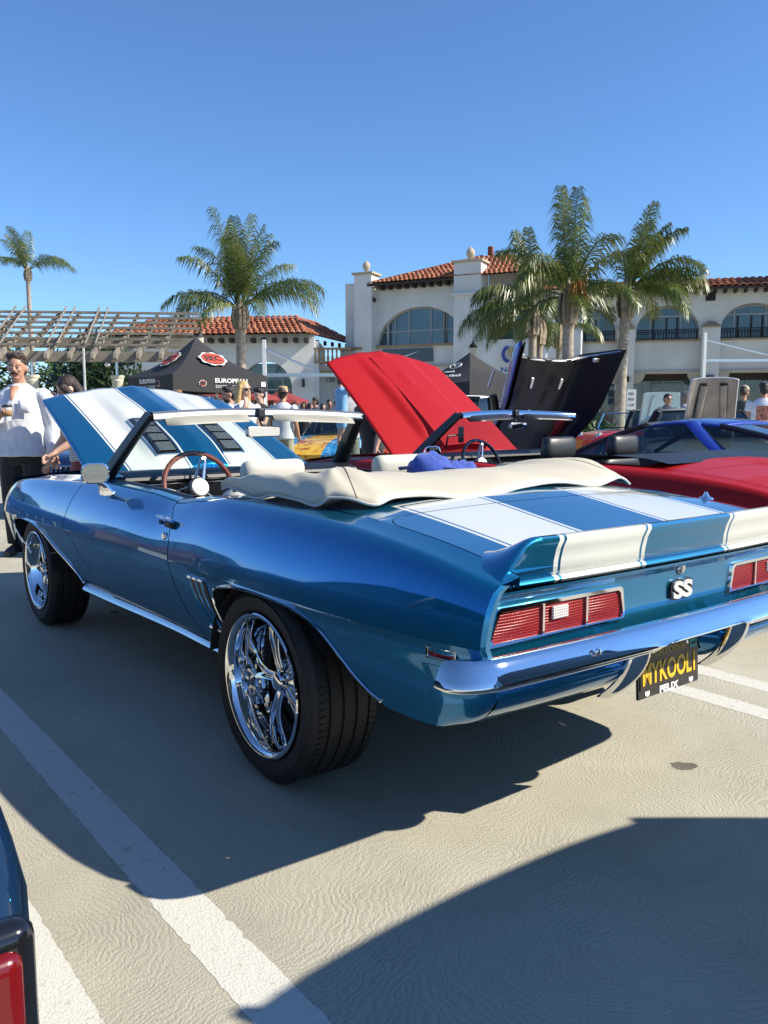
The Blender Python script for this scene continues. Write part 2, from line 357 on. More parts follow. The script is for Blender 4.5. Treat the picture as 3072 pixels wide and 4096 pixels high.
def camaro(name,loc,P,label,group=None,hood_deg=24.,HL=1.345,main=True,hrz=0.):
    root=empty(name,loc,0,label,'car',group)
    body=P['body']; st=P.get('stripe') or body; st_h=P.get('stripe_hood') or body
    q_in=lambda y:(.728,cZK(y)+.012) if y<-.46 else (lerp(.728,.70,sm((y+.46)/.2)),cZK(y)+.014) if y<.2 else (lerp(.70,.755,sm((y-.2)/.5)),cZK(y)+.004)
    d_in=lambda y:(.742,cZK(y)+.004)
    f_in=lambda y:(.715,cZK(y)+lerp(.028,.015,sm((y-2)/1.2)))
    for sg in (-1,1):
        # quarter panel
        s=Side(); zlo=lambda y:rock_z(y); zc=lambda y:cZC(y)
        dr=lambda z:door_rear(z)-.0042
        s.low(ra_front,dr,zlo,lambda y:.62,9,8,sg)
        s.low(const(.285),dr,lambda y:.62,zc,9,7,sg,True)
        s.low(const(-.60),const(.285),rarch,zc,44,7,sg,True)
        s.low(const(-.85),const(-.60),lambda y:rarch(-.60),lambda y:.62,12,6,sg); s.low(const(-1.04),const(-.60),lambda y:.62,zc,18,5,sg)
        s.low(const(-.85),interp_pts([(-.66,.43),(-.64,.45),(-.60,.469)]),qbot,lambda y:rarch(-.60),14,4,sg)
        s.up(const(-1.04),const(-.4),26,sg,q_in); s.up(const(-.4),const(.285),22,sg,q_in); s.up(const(.285),dr,12,sg,q_in)
        # lower rear corner wrapping to the valance
        P_=[]; yb=-.85
        vy=tab([.44,.45,.462,.49,.52,.536,.62],[-.87,-.90,-.935,-.975,-1.0,-1.01,-1.012])
        for i in range(15):
            q=i/14*PI/2; col=[]
            for j in range(9):
                z=lerp(qbot(-.85),.62,j/8); x0=xside(yb,z); col.append((sg*(.775+(x0-.775)*math.cos(q)),yb+(vy(z)-yb)*math.sin(q),z))
            P_.append(col)
        s.mb.grid(P_)
        qp=s.mb.build('quarter_panel',body,root,merge=.0008,angle=28)
        # rear edge flange of the quarter
        mb=MB(); Pq=[]
        for z in lin(12,.66,.842):
            x=xside(-1.04,z) if z<.842 else .795; Pq.append([(sg*x,-1.04,z),(sg*(x-.012),-1.047,z-.002),(sg*(x-.03),-1.043,z-.004),(sg*(x-.04),-1.03,z-.006)])
        mb.grid(Pq); mb.build('panel_edge',body,qp,merge=.0001)
        # louvres
        for k in range(3):
            y0=.452-.045*k; y1=.372-.042*k; pts=[]
            for t in lin(10):
                z=lerp(.645,.468,t); y=lerp(y0,y1,t)+.018*math.sin(PI*t); pts.append((sg*(xside(y,z)+.001),y,z))
            lm=MB(); A=[];
            for p in pts: A.append([(p[0]-sg*.006,p[1]+.011,p[2]),(p[0]+sg*.006,p[1]+.007,p[2]),(p[0]+sg*.003,p[1]-.001,p[2]),(p[0]-sg*.006,p[1]-.006,p[2])])
            lm.grid(A); lm.build('louvre',body,qp)
            for t,dz in ((0,.004),(1,-.004)):
                p=pts[0] if t==0 else pts[-1]; c=MB(); c.box((p[0]+sg*.003,p[1]+.002,p[2]+dz),(.012,.034,.012)); c.build('louvre_tip',M['chrome'],qp,bevel=.003)
            d=MB(); A=[[(p[0]+sg*.0015,p[1]-.003,p[2]),(p[0]+sg*.0015,p[1]-.030,p[2])] for p in pts]; d.grid(A); d.build('louvre_slot',M['black'],qp)
        # arch trim
        def trim(fn_pts,nm,par):
            t=MB(); t.tube(fn_pts,.0055,8); return t.build(nm,M['chrome'],par)
        ap=[(ra_front(z),z) for z in lin(8,.45,.615)]+[(y,rarch(y)) for y in lin(40,.28,-.64)]
        trim([(sg*(xside(y,z)+.002),y,z-.001) for y,z in ap],'arch_trim',qp)
        fl=MB(); fl.grid([[(sg*(xside(y,z)),y,z),(sg*(xside(y,z)-.02),y,z+.008),(sg*(xside(y,z)-.05),y,z+.012)] for y,z in ap if z>.50]); fl.build('arch_flange',M['under'],qp)
        # door
        s=Side(); df=lambda z:door_front(z)-.0042; dr2=lambda z:door_rear(z)+.0042
        s.low(dr2,df,lambda y:rock_z(y)+.012,zc,34,18,sg,True); s.up(dr2,df,34,sg,d_in)
        dm=s.mb; dob=dm.build('door',body,root,merge=.0008,angle=28)
        for fn,n2 in ((dr2,-1),(df,1)):
            gm=MB(); gm.grid([[(sg*xside(fn(z),z),fn(z),z),(sg*(xside(fn(z),z)-.03),fn(z)+n2*.004,z)] for z in lin(30,.36,.90)]); gm.build('door_edge',M['black'],dob)
        hx=lambda y,z:sg*xside(y,z)
        h=MB(); h.tube([(hx(.84,.838)+sg*.008,.86,.845),(hx(.8,.84)+sg*.03,.79,.848),(hx(.72,.84)+sg*.034,.70,.846),(hx(.62,.84)+sg*.022,.645,.838)],[(.004,.006),(.007,.012),(.008,.014),(.006,.010)],8); h.build('door_handle',M['chrome'],dob)
        h=MB(); h.box((hx(.70,.815)+sg*.004,.69,.822),(.03,.07,.028)); h.build('handle_cup',M['black'],dob,bevel=.008)
        h=MB(); h.tube([(hx(.74,.825)+sg*.01,.755,.826),(hx(.74,.825)+sg*.03,.752,.828)],.011,10); h.build('handle_button',M['chrome'],dob)
        h=MB(); h.lathe([(0,.008),(.012,.008),(.016,.004),(.017,0)],16,Matrix.Translation((hx(.725,.772),.725,.772))@Matrix.Rotation(sg*PI/2,4,'Y')); h.build('door_lock',M['chrome'],dob)
        # belt weatherstrip
        b=MB(); b.grid([[(sg*.748,y,cZK(y)+.004),(sg*.742,y,cZK(y)+.010),(sg*.722,y,cZK(y)+.010),(sg*.715,y,cZK(y)-.03)] for y in lin(24,.80,1.93)]); b.build('belt_strip',M['black'],dob)
        ip=MB(); ip.grid([[(sg*.716,y,cZK(y)+.004),(sg*.705,y,.80),(sg*.66,y,.72),(sg*.67,y,.5),(sg*.68,y,.36)] for y in lin(10,.62,1.97)]); ip.build('door_lining',P['trim'],dob)
        # fender
        s=Side(); df2=lambda z:door_front(z)+.0042
        s.low(df2,fa_rear,zlo,lambda y:.592,10,8,sg); s.low(df2,const(2.44),lambda y:.592,zc,10,7,sg,True)
        s.low(const(2.44),const(3.06),farch,zc,34,7,sg,True); s.low(const(3.06),const(3.56),lambda y:.61,zc,16,7,sg,True)
        s.low(fa_front,const(3.56),lambda y:.43,lambda y:.61,12,8,sg)
        s.up(df2,const(2.44),18,sg,f_in); s.up(const(2.44),const(3.06),18,sg,f_in); s.up(const(3.06),const(3.56),18,sg,f_in)
        fb=s.mb.build('front_fender',body,root,merge=.0008,angle=28)
        ap=[(fa_rear(z),z) for z in lin(8,.36,.59)]+[(y,farch(y)) for y in lin(24,2.44,3.06)]+[(fa_front(z),z) for z in lin(8,.605,.42)]
        trim([(sg*(xside(y,z)+.002),y,z-.001) for y,z in ap],'arch_trim',fb)
        fl=MB(); fl.grid([[(sg*(xside(y,z)),y,z),(sg*(xside(y,z)-.02),y,z+.008),(sg*(xside(y,z)-.05),y,z+.012)] for y,z in ap if z>.50]); fl.build('arch_flange',M['under'],fb)
        # rocker moulding
        rk=MB(); rk.grid([[(sg*(xside(y,.36)-.004),y,rock_z(y)+.008),(sg*(xside(y,.36)+.004),y,rock_z(y)+.006),(sg*(xside(y,.36)+.016),y,rock_z(y)-.016),(sg*(xside(y,.36)-.002),y,rock_z(y)-.034),(sg*(xside(y,.36)-.03),y,rock_z(y)-.036)] for y in lin(24,.195,2.03)])
        rk.build('rocker_moulding',M['alu'] if main else M['chrome'],root,angle=50)
        # side marker
        mk=MB(); y0=-.915; z0=.655; mx=lambda y:sg*(xside(y,.655))
        for (ya,yb,za,zb) in ((-.965,-.868,.668,.674),(-.965,-.868,.640,.646),(-.965,-.958,.646,.668),(-.876,-.868,.646,.668)):
            mk.add([(mx(ya)+sg*d,ya,z) for d in (-.004,.006) for z in (za,zb)]+[(mx(yb)+sg*d,yb,z) for d in (-.004,.006) for z in (za,zb)],[(0,1,3,2),(4,6,7,5),(0,4,5,1),(2,3,7,6),(0,2,6,4),(1,5,7,3)])
        mko=mk.build('side_marker',M['chrome'],root,bevel=.001)
        ml=MB(); ml.add([(mx(-.957)+sg*.001,-.957,.647),(mx(-.877)+sg*.001,-.877,.647),(mx(-.877)+sg*.001,-.877,.667),(mx(-.957)+sg*.001,-.957,.667)],[(0,1,2,3)]); ml.build('marker_lens',P['lamp'],mko)
    # ---- deck
    zdk=tab([-1.03,-.87,-.755,-.6,-.475,-.345,-.2,.2],[.862,.888,.907,.934,.956,.976,.988,.99])
    def deck(x,y,k=0):
        e=abs(x)/.728; zs=cZK(y)+.012; return lerp(zdk(y),zs,e**2.6)
    dl=MB(); Pd=[]
    def ax(y): # half width of lid with rounded front corners
        t=(-.462-y)/.10; return .722 if t>=1 else .722-.10+.10*math.sqrt(max(0,1-(1-max(t,0))**2))
    ysd=[-.4625,-.464,-.468,-.475,-.485,-.5,-.52,-.545]+lin(18,-.57,-1.02)
    for y in ysd: Pd.append([(ax(y)*u,y,deck(ax(y)*u,y)) for u in lin(41,-1,1)])
    dl.grid(Pd); lid=dl.build('deck_lid',st,root,angle=40)
    for k in (0,-1):
        e=MB(); ring=[r[k] for r in Pd]; e.grid([ring,[(x*.985,y,z-.02) for x,y,z in ring]]); e.build('lid_edge',M['black'],lid)
    dt=MB(); dt.grid([[(.728*u,y,deck(.728*u,y)) for u in lin(41,-1,1)] for y in lin(14,-.458,-.15)]); dt.build('deck_filler_panel',st,root,angle=40)
    # filler corners beside the rounded lid corners
    for sg in(-1,1):
        fc=MB()
        for k in range(14):
            y=lerp(-.458,-.565,k/14); y2=lerp(-.458,-.565,(k+1)/14)
            fc.add([(sg*(ax(y)+.004 if y<-.4625 else .62),y,deck(min(ax(y)+.004,.728),y)),(sg*.729,y,deck(.728,y)),(sg*.729,y2,deck(.728,y2)),(sg*(ax(y2)+.004),y2,deck(min(ax(y2)+.004,.728),y2))],[(0,1,2,3)])
        fc.build('deck_filler_corner',body,root,merge=.0002)
    ub=MB(); ub.grid([[(u*.72,y,deck(u*.72,y)-.028) for u in lin(15,-1,1)] for y in lin(12,-1.0,-.2)]); ub.build('deck_channel',M['black'],root)
    # ---- spoiler
    Ps=[]
    for u in lin(81,-1,1):
        x=u*.797; ax_=abs(x); tq=min(1,max(0,(ax_-.655)/.142)); hb=1-tq*tq*(1.9-.9*tq)
        yc=.03*(x/.83)**2; zq=.838
        zq=lerp(cZK(-1.03)-.018,.838,sm((.797-ax_)/.06)); zt=lerp(zq+.006,.945,hb); zf=deck(min(ax_,.728),-.86)-.004 if ax_<.728 else cZK(-.86)+.010
        yfr=lerp(-.94,-.86,hb); zf=lerp(cZK(-.94)-.004,zf,hb)
        zt=max(zt,lerp(cZK(-1.03)-.004,zt,hb))
        col=[(x,yfr+yc,zf-.012-.02*(1-hb)),(x,yfr+yc,zf),(x,lerp(yfr,-1.04,.35)+yc,lerp(zf,zt,.20)),(x,lerp(yfr,-1.04,.65)+yc,lerp(zf,zt,.55)),(x,-1.022+yc,lerp(zf,zt,.93)),(x,-1.036+yc,zt),(x,-1.050+yc,zt-.002),(x,-1.054+yc,zt-.010*hb-.002),(x,-1.042+yc,lerp(zt,zq,.35)),(x,-1.034+yc,lerp(zt,zq,.65)),(x,-1.031+yc,zq+.002),(x,-1.022+yc,zq-.004)]
        Ps.append(col)
    sp=MB(); sp.grid(Ps); sp.add(Ps[0],[tuple(range(12))]); sp.add(Ps[-1],[tuple(range(12))]); sp.build('rear_spoiler',st,root,angle=60)
    lip=MB(); lip.grid([[(x,-1.015+.03*(x/.83)**2,.840),(x,-1.036+.03*(x/.83)**2,.834),(x,-1.040+.03*(x/.83)**2,.826),(x,-1.034+.03*(x/.83)**2,.817),(x,-1.0+.03*(x/.83)**2,.815)] for x in lin(50,-.725,.725)]); lip.build('deck_lid_lip',st,root,angle=60)
    for sg in(-1,1):
        lip=MB(); lip.grid([[(sg*x,-1.0+.03*(x/.83)**2,.838+.0*x),(sg*x,-1.036+.03*(x/.83)**2,.834),(sg*x,-1.042+.03*(x/.83)**2,.826),(sg*x,-1.036+.03*(x/.83)**2,.815),(sg*x,-1.0+.03*(x/.83)**2,.812)] for x in lin(10,.731,.81)]); lip.build('quarter_end_cap',body,root,angle=60)
    # ---- tail panel
    tp=MB(); Pt=[]
    def ty(x,z):
        y=-1.030+.022*(x/.85)**2
        e=sm((z-.782)/.03); y+= .006*sm((.70-z)/.05)
        edge=sm((abs(x)-(.845-.33*max(0,z-.68)-.05))/.05)
        return y+.022*(1-e)*(1-edge)-.006
    for z in [.64,.655,.67]+lin(12,.68,.78)+[.785,.79,.795,.80,.805,.81,.814]:
        xe=lerp(.842,.782,(z-.66)/.16); Pt.append([(u*xe,ty(u*xe,z),z) for u in lin(70,-1,1)])
    tp.grid(Pt); tp.build('tail_panel',body,root,angle=50)
    for sg in(-1,1):
        # tail lamps: outline (x,z) inner to outer
        O=[(.283,.677),(.787,.677),(.795,.69),(.768,.762),(.757,.769),(.30,.769),(.29,.762),(.277,.69)]
        yl=lambda x,z:ty(x,z)
        bz=MB(); A=[]
        cx=sum(p[0] for p in O)/8; cz=sum(p[1] for p in O)/8
        for (x,z) in O:
            k=lambda d:(x-(x-cx)/abs(x-cx)*d, z-(z-cz)/abs(z-cz)*d)
            a,b,c=k(-.006),k(-.003),k(.007)
            A.append([(sg*a[0],yl(*a)+.006,a[1]),(sg*b[0],yl(*b)-.010,b[1]),(sg*c[0],yl(*c)-.010,c[1]),(sg*c[0],yl(*c)+.001,c[1])])
        bz.grid(A,closeu=True); bo=bz.build('tail_lamp',M['chrome'],root,angle=40)
        xs=[.284,.438,.606,.786]; 
        for i in range(3):
            xa,xb=xs[i]+.004,xs[i+1]-.004; lg=MB()
            lo=.683; A=[]
            for t in lin(9):
                x=lerp(xa,xb,t); zt=.763; 
                if i==2: zt=.763; 
                col=[]
                for s_ in lin(6):
                    z=lerp(lo,zt,s_); xx=x
                    if i==2: xx=x-(t**1.5)*.028*s_
                    col.append((sg*xx,yl(xx,z)-.002-.006*math.sin(PI*t)*math.sin(PI*s_),z))
                A.append(col)
            lg.grid(A); lg.build('lens',P['lamp'],bo)
            if i<2:
                dv=MB(); dv.box((sg*xs[i+1],yl(xs[i+1],.72)-.004,.723),(.007,.012,.084)); dv.build('lamp_divider',M['chrome'],bo)
        rv=MB(); rv.box((sg*.545,yl(.545,.73)-.009,.735),(.062,.008,.034)); rv.build('reverse_lens',P['rev'],bo,bevel=.003)
    # lock and badge
    lk=MB(); lk.lathe([(0,.012),(.010,.012),(.015,.010),(.019,.004),(.020,0)],20,Matrix.Translation((0,ty(0,.79)+.004,.789))@Matrix.Rotation(PI/2,4,'X')); lk.build('deck_lock',M['satin'],root)
    if main:
        me=text_mesh('SS',.068,.006,1.55,bold=.003); bm_=Matrix.Translation((.0,ty(0,.725)-.008,.724))@Matrix.Rotation(PI/2,4,'X'); me.transform(bm_); bd=link('badge_letters',me,pm('badge_white',(.55,.55,.54),.35),root)
        mo=text_mesh('SS',.068,.006,1.55,bold=.008); mo.transform(Matrix.Translation((.0,ty(0,.725)-.003,.724))@Matrix.Rotation(PI/2,4,'X')); link('badge_back',mo,M['black'],bd)
    # ---- bumper
    path=[]
    for u in lin(61,-1,1):
        x=u*.955; a=abs(x)
        if a<.80: px,py,nx,ny=x,-1.085+.030*(x/.8)**2,0,-1
        else:
            q=(a-.80)/.155*PI/2*.93; py0=-1.055; px=math.copysign(.80+.128*math.sin(q),x); py=py0+.085*(1-math.cos(q)); nx,ny=math.copysign(math.sin(q),x),-math.cos(q)
        path.append((px,py,nx,ny))
    sec=[(-.04,.660),(-.012,.669),(.001,.668),(.011,.657),(.021,.641),(.030,.625),(.0375,.611),(.0385,.605),(.035,.599),(.022,.593),(.004,.590),(-.02,.588),(-.045,.590)]
    bp=MB(); Pb=[]
    for i,(px,py,nx,ny) in enumerate(path):
        a=abs(px); e=1-sm((a-.915)/.012)*.4; zc_=.622
        cu=.020*(1-sm((a-.17)/.09)); Pb.append([(px+nx*d*lerp(.5,1,e),py+ny*d*lerp(.5,1,e),zc_+(z-zc_)*lerp(.6,1,e)+(cu*sm((.612-z)/.015))) for d,z in sec])
    bp.grid(Pb); bm0=len(bp.v); bmp=bp.build('rear_bumper',M['chrome'],root,angle=70)
    for sg in(-1,1):
        for bx,bz_ in ((.50,.640),(.815,.607),(.36,.612)):
            by=-1.085+.030*(min(bx,.8)/.8)**2; k=MB(); k.lathe([(0,.006),(.006,.005),(.011,.002),(.012,0)],14,Matrix.Translation((sg*bx,by-(.033 if bz_>.63 else .018),bz_))@Matrix.Rotation(PI/2+(-.1 if bz_>.63 else .7),4,'X')); k.build('bumper_bolt',M['chrome'],bmp)
        g=MB(); Pg=[]
        for t in lin(16):
            z=lerp(.610,.425,t); yy=-1.092+.0*t+.130*t**2.1; w=.029*(1-.35*t**3); th=.06*(1-.5*t)
            Pg.append([(sg*.262-w,yy+th,z),(sg*.262-w*1.05,yy+.012,z),(sg*.262-w*.5,yy-.002,z),(sg*.262,yy-.006,z),(sg*.262+w*.5,yy-.002,z),(sg*.262+w*1.05,yy+.012,z),(sg*.262+w,yy+th,z)])
        g.grid(Pg,closev=True); g.add(Pg[0],[tuple(range(7))]); g.add(Pg[-1],[tuple(range(7))]); g.build('bumper_guard',M['chrome'],bmp,angle=60)
    # ---- valance
    va=MB(); Pv=[]
    for x in lin(50,-.772,.772):
        yc=.03*(x/.78)**2+.085*(1-sm((abs(x)-.19)/.06)); Pv.append([(x,-.99+yc,.60),(x,-1.0+yc,.575),(x,-1.01+yc,.553),(x,-1.033+yc,.546),(x,-1.040+yc,.536),(x,-1.036+yc,.520),(x,-1.006+yc,.49),(x,-.966+yc,.462),(x,-.93+yc,.449),(x,-.86+yc,.442)])
    va.grid(Pv); va.build('rear_valance',body,root,angle=55)
    tk_=MB(); tk_.box((0,-.62,.67),(1.40,.68,.36)); tk_.build('trunk_light_block',M['under'],root)  # solid fill added inside the hollow tail to block sun streaks
    bk=MB(); bk.box((0,-.93,.56),(.40,.02,.10)); bk.build('plate_recess',M['under'],root)
    # ---- licence plate
    if main:
        PM=Matrix.Translation((0.0,-.985,.484))@Matrix.Rotation(PI/2-.05,4,'X')
        fr=MB(); 
        fr.box((0,0,0),(.322,.168,.008)); v=[PM@Vector(p) for p in fr.v]; fr.v=[tuple(p) for p in v]; pf=fr.build('licence_plate_frame',M['blackgloss'],root,bevel=.006)
        pl=MB(); pl.box((0,.004,.005),(.300,.122,.004)); pl.v=[tuple(PM@Vector(p)) for p in pl.v]; plo=pl.build('plate',P['plate'],pf)
        T=lambda x,y,z=.0075:PM@Matrix.Translation((x,y,z))
        text('plate_number','MYKOOL1',.088,P['yellow'],pf,T(0,-.014),.0015,.70,bold=.002)
        text('plate_state','CALIFORNIA',.030,P['plategold'],pf,T(0,.047),.001,.95)
        text('frame_name','FELIX',.030,M['white'],pf,T(-.005,-.071,.005),.001,1.35,bold=.0012)
        text('frame_address','3330 S. FIGUEROA AT JEFFERSON',.0125,M['white'],pf,T(0,.0755,.005),.0006,.9)
        for sx in(-1,1):
            d=MB(); d.box((0,0,0),(.022,.012,.002)); d.box((0,-.006,.001),(.012,.006,.002)); d.v=[tuple(T(sx*.115,-.069,.005)@Vector(p)) for p in d.v]; d.build('frame_emblem',M['white'],pf)
            d=MB(); d.lathe([(0,.006),(.006,.005),(.008,0)],12,T(sx*.09,.056,.006)); d.build('plate_screw',M['chrome'],pf)
        s1=MB(); s1.box((0,0,0),(.036,.026,.0015)); s1.v=[tuple(T(.126,.046)@Vector(p)) for p in s1.v]; s1.build('year_sticker',P['teal'],pf); text('year','2027',.013,M['black'],pf,T(.126,.046,.009),.0004)
        s1=MB(); s1.box((0,0,0),(.036,.026,.0015)); s1.v=[tuple(T(-.126,.043)@Vector(p)) for p in s1.v]; s1.build('month_sticker',M['white'],pf); text('month','MAY',.016,M['black'],pf,T(-.126,.043,.009),.0004)
    # ---- underbody, wheel tubs, nose
    fl=MB(); fl.box((0,1.5,.41),(1.30,3.6,.06)); fl.box((0,-.60,.52),(1.30,.66,.06)); fl.box((0,1.2,.395),(.2,2.2,.07))
    fl.build('floor_pan',M['under'],root)
    for sg in(-1,1):
        for yc_,za in ((-.06,.70),(2.77,.67)):
            w=MB(); w.grid([[(sg*x,yc_+.42*math.cos(q),.34+.36*math.sin(q)) for x in (.90 if yc_<0 else .9,.50)] for q in lin(20,.12 if yc_>1 else .12,PI-(.12 if yc_>1 else .62))]); w.add([(sg*.52,yc_+.45*c,.38+.32*s_) for c,s_ in ((-1,0),(1,0),(1,1),(-1,1))],[(0,1,2,3)]); w.build('wheel_well',M['under'],root)
    for sg in(-1,1):
        rs=MB(); rs.grid([[(sg*.80,y,rock_z(y)+.02),(sg*.80,y,rock_z(y)-.012),(sg*.62,y,.38)] for y in lin(4,.2,2.05)]); rs.build('inner_sill',M['under'],root)
    nose=MB(); Pn=[]
    for u in lin(41,-1,1):
        x=u*.80; yb=3.54-.02*u*u+.06*(1-u*u); Pn.append([(x,3.50,.885-.04*u*u),(x,yb+.03,.86-.05*u*u),(x,yb+.05,.82-.05*u*u),(x,yb+.02,.79-.04*u*u)])
    nose.grid(Pn); nose.build('nose_panel',body,root)
    gr=MB(); gr.box((0,3.52,.70),(1.56,.04,.2)); gr.build('grille',M['black'],root)
    for sg in(-1,1):
        hl=MB(); hl.lathe([(0,.03),(.05,.024),(.08,.008),(.088,.012),(.095,.0)],20,Matrix.Translation((sg*.62,3.545,.70))@Matrix.Rotation(-PI/2,4,'X')); hl.build('headlight',M['chrome'],root)
    fbm=MB(); fbm.grid([[(x,3.60+.05*(1-(x/.9)**2)+d,z) for d,z in ((-.04,.60),(0,.60),(.03,.57),(.03,.53),(0,.50),(-.04,.50))] for x in lin(30,-.76,.76)]); fbm.build('front_bumper',M['chrome'],root,angle=60)
    eb=MB(); eb.box((0,2.85,.66),(1.20,1.3,.3)); eb.build('engine',M['under'],root)
    for sg in(-1,1):
        ap_=MB(); ap_.grid([[(sg*.714,y,f_in(y)[1]-.028),(sg*.66,y,f_in(y)[1]-.04),(sg*.62,y,f_in(y)[1]-.06),(sg*.60,y,.5)] for y in lin(10,2.16,3.5)]); ap_.build('inner_fender',body,root)
    # ---- cowl, dash, windshield
    cw=MB(); cw.grid([[(u*.73,lerp(1.93,2.17,v)+.05*(1-u*u),lerp(.945,.955,v)-.02*u*u) for v in lin(5)] for u in lin(21,-1,1)]); cw.build('cowl',body,root)
    # hood, modelled closed, turned about its hinge
    HY,HZ=2.17,.945; hd=MB(); Ph=[]
    def hz(x,t):
        c=.012*math.exp(-(x/.05)**2)*sm(t*5)*0+ .045*(1-sm((abs(x)-.26)/.10))*sm((t+.06)*3.2)*(1-.75*sm((t-.55)/.45))
        pk=-.02*min(1,abs(x)/.12) 
        return c+pk*.9-.03*(abs(x)/.7)**2.5-.055*t*t
    for v in lin(46):
        row=[]
        for u in lin(57,-1,1):
            xw=lerp(.725,.655,v); x=u*xw; yf=lerp(HL,HL-.145,abs(u)**2.2); y=v*yf; row.append((x,y,hz(x,v)+.02))
        Ph.append(row)
    hd.grid(Ph); ho=hd.build('hood',st_h,root,angle=40,solid=.02,loc=(0,HY,HZ),rot=(R(hood_deg),0,0))
    if main:
        for sg in(-1,1):
            for k in range(4):
                y0=.165+.115*k; x0=.215; zz=lambda x,y:hz(x,y/1.32)+.022
                lv=MB(); 
                lv.grid([[(sg*(x0+dx),y0+dy,zz(x0+dx,y0+dy)+h) for dx,h in ((-.058,0),(-.05,.012),(.05,.012),(.058,0))] for dy,hh in ((0,0),(.03,0),(.085,0),(.095,0))])
                lv.build('hood_louvre',P['louvre'],ho,angle=30)
            fr_=MB(); c=[(.142,.14),(.288,.14),(.288,.64),(.142,.64)]
            for i in range(4):
                a,b=c[i],c[(i+1)%4]; fr_.tube([(sg*lerp(a[0],b[0],t),lerp(a[1],b[1],t),hz(lerp(a[0],b[0],t),lerp(a[1],b[1],t)/1.32)+.024) for t in lin(6)],.006,6)
            fr_.build('louvre_frame',M['chrome'],ho)
            pl_=MB(); pl_.grid([[(sg*x,y,hz(x,y/1.32)+.023) for x in lin(5,.145,.285)] for y in lin(8,.14,.64)]); pl_.build('louvre_base',M['black'],ho)
    pr=MB(); pr.tube([(.60,2.30,.90),(.62,2.55,1.02)],.008,8); pr.build('hood_prop',M['black'],root)
    # windshield frame
    def wsb(u): return Vector((u*.735,1.90+.17*(1-u*u),.945))
    def wst(u): return Vector((u*.630,1.515+.075*(1-u*u),1.252+.022*(1-u*u)))
    gs=MB(); gs.grid([[wsb(u).lerp(wst(u),t)+Vector((0,.012*math.sin(PI*t),0)) for t in lin(10)] for u in lin(25,-.985,.985)]); gs.build('windshield',M['wsglass'],root)
    hm=MB(); hsec=[(-.036,-.018),(-.034,.004),(-.020,.016),(0,.020),(.020,.014),(.030,-.004),(.022,-.024),(-.012,-.028)]
    hm.grid([[tuple(wst(u)+Vector((0,dy,dz))) for dy,dz in hsec] for u in lin(33,-1,1)],closev=True); hm.build('windshield_header',P['header'],root,angle=60)
    for sg in(-1,1):
        a=wst(sg); b=wsb(sg)+Vector((0,-.02,-.03)); pa=MB()
        c2=[(-.004,-.018),(-.020,-.012),(-.026,.02),(-.012,.045),(.012,.04),(.016,0)]
        rows=[]
        for t in lin(12,-.02,1.06):
            p=a.lerp(b,t)+Vector((0,.014*math.sin(PI*t),0)); k=1.4+.5*t; rows.append([(p.x+sg*-dx*k*.9,p.y+dy*k-.012,p.z+dy*.25*k) for dx,dy in c2])
        pa.grid(rows,closev=True); pa.add(rows[0],[tuple(range(6))]); pa.build('windshield_pillar',M['black'],root,angle=50)
        tr=MB(); tr.tube([tuple(a.lerp(b,t)+Vector((sg*.012,.03+.014*math.sin(PI*t),.012))) for t in lin(10)],.008,8); tr.build('pillar_trim',P['header'],root)
        vs=MB(); rows=[]
        for t in lin(14):
            u=sg*lerp(.12,.90,t); c=wst(u)+Vector((0,-.02,-.012)); w=.115*(sm(t*5+.35)*sm((1-t)*5+.35)); rows.append([tuple(c+Vector((0,-.002,.006))),tuple(c+Vector((0,-w*.5,-.010))),tuple(c+Vector((0,-w,-.030))),tuple(c+Vector((0,-w-.004,-.040))),tuple(c+Vector((0,-w*.5,-.032))),tuple(c+Vector((0,0,-.016)))])
        vs.grid(rows,closev=True); vs.build('sun_visor',P['visor'],root,angle=70)
    lt=MB(); lt.box(tuple(wst(0)+Vector((0,-.03,-.006))),(.045,.05,.05)); lt.build('top_latch',M['black'],root,bevel=.006)
    st_=MB(); st_.tube([tuple(wst(0)+Vector((0,-.02,-.03))),tuple(wst(0)+Vector((0,-.045,-.075)))],.006,8); mst=st_.build('mirror_stalk',M['black'],root)
    mr=MB(); mc=wst(0)+Vector((0,-.06,-.105)); mr.prism([(-.115,-.018),(-.105,-.029),(.105,-.029),(.115,-.018),(.115,.016),(.105,.026),(-.105,.026),(-.115,.016)],-.012,.012,Matrix.Translation(mc)@Matrix.Rotation(R(12),4,'Z')@Matrix.Rotation(PI/2,4,'X')); mro=mr.build('rear_view_mirror',M['satin'],root,bevel=.004)
    mg=MB(); mg.prism([(-.109,-.016),(-.101,-.025),(.101,-.025),(.109,-.016),(.109,.014),(.101,.022),(-.101,.022),(-.109,.014)],.0125,.014,Matrix.Translation(mc)@Matrix.Rotation(R(12),4,'Z')@Matrix.Rotation(PI/2,4,'X')); mg.build('mirror_glass',M['mirror'],mro)
    # wing mirror on driver door
    wm=MB(); WM=Matrix.Translation((-.925,1.49,.985))@Matrix.Rotation(R(-14),4,'Z')@Matrix.Rotation(PI/2,4,'X')
    o8=lambda a,b,c:[(-a+c,-b),(a-c,-b),(a-.3*c,-b+.3*c),(a,-b+c),(a,b-c),(a-.3*c,b-.3*c),(a-c,b),(-a+c,b),(-a+.3*c,b-.3*c),(-a,b-c),(-a,-b+c),(-a+.3*c,-b+.3*c)]
    rings=[[(WM@Vector((x,y,h))) for x,y in o8(a,b,.032)] for a,b,h in ((.045,.03,-.045),(.055,.04,-.03),(.062,.047,0),(.064,.049,.012),(.059,.044,.014))]
    wm.grid(rings,closev=True); wm.add(rings[0],[tuple(range(12))]); wmo=wm.build('wing_mirror',M['chrome'],root,angle=50)
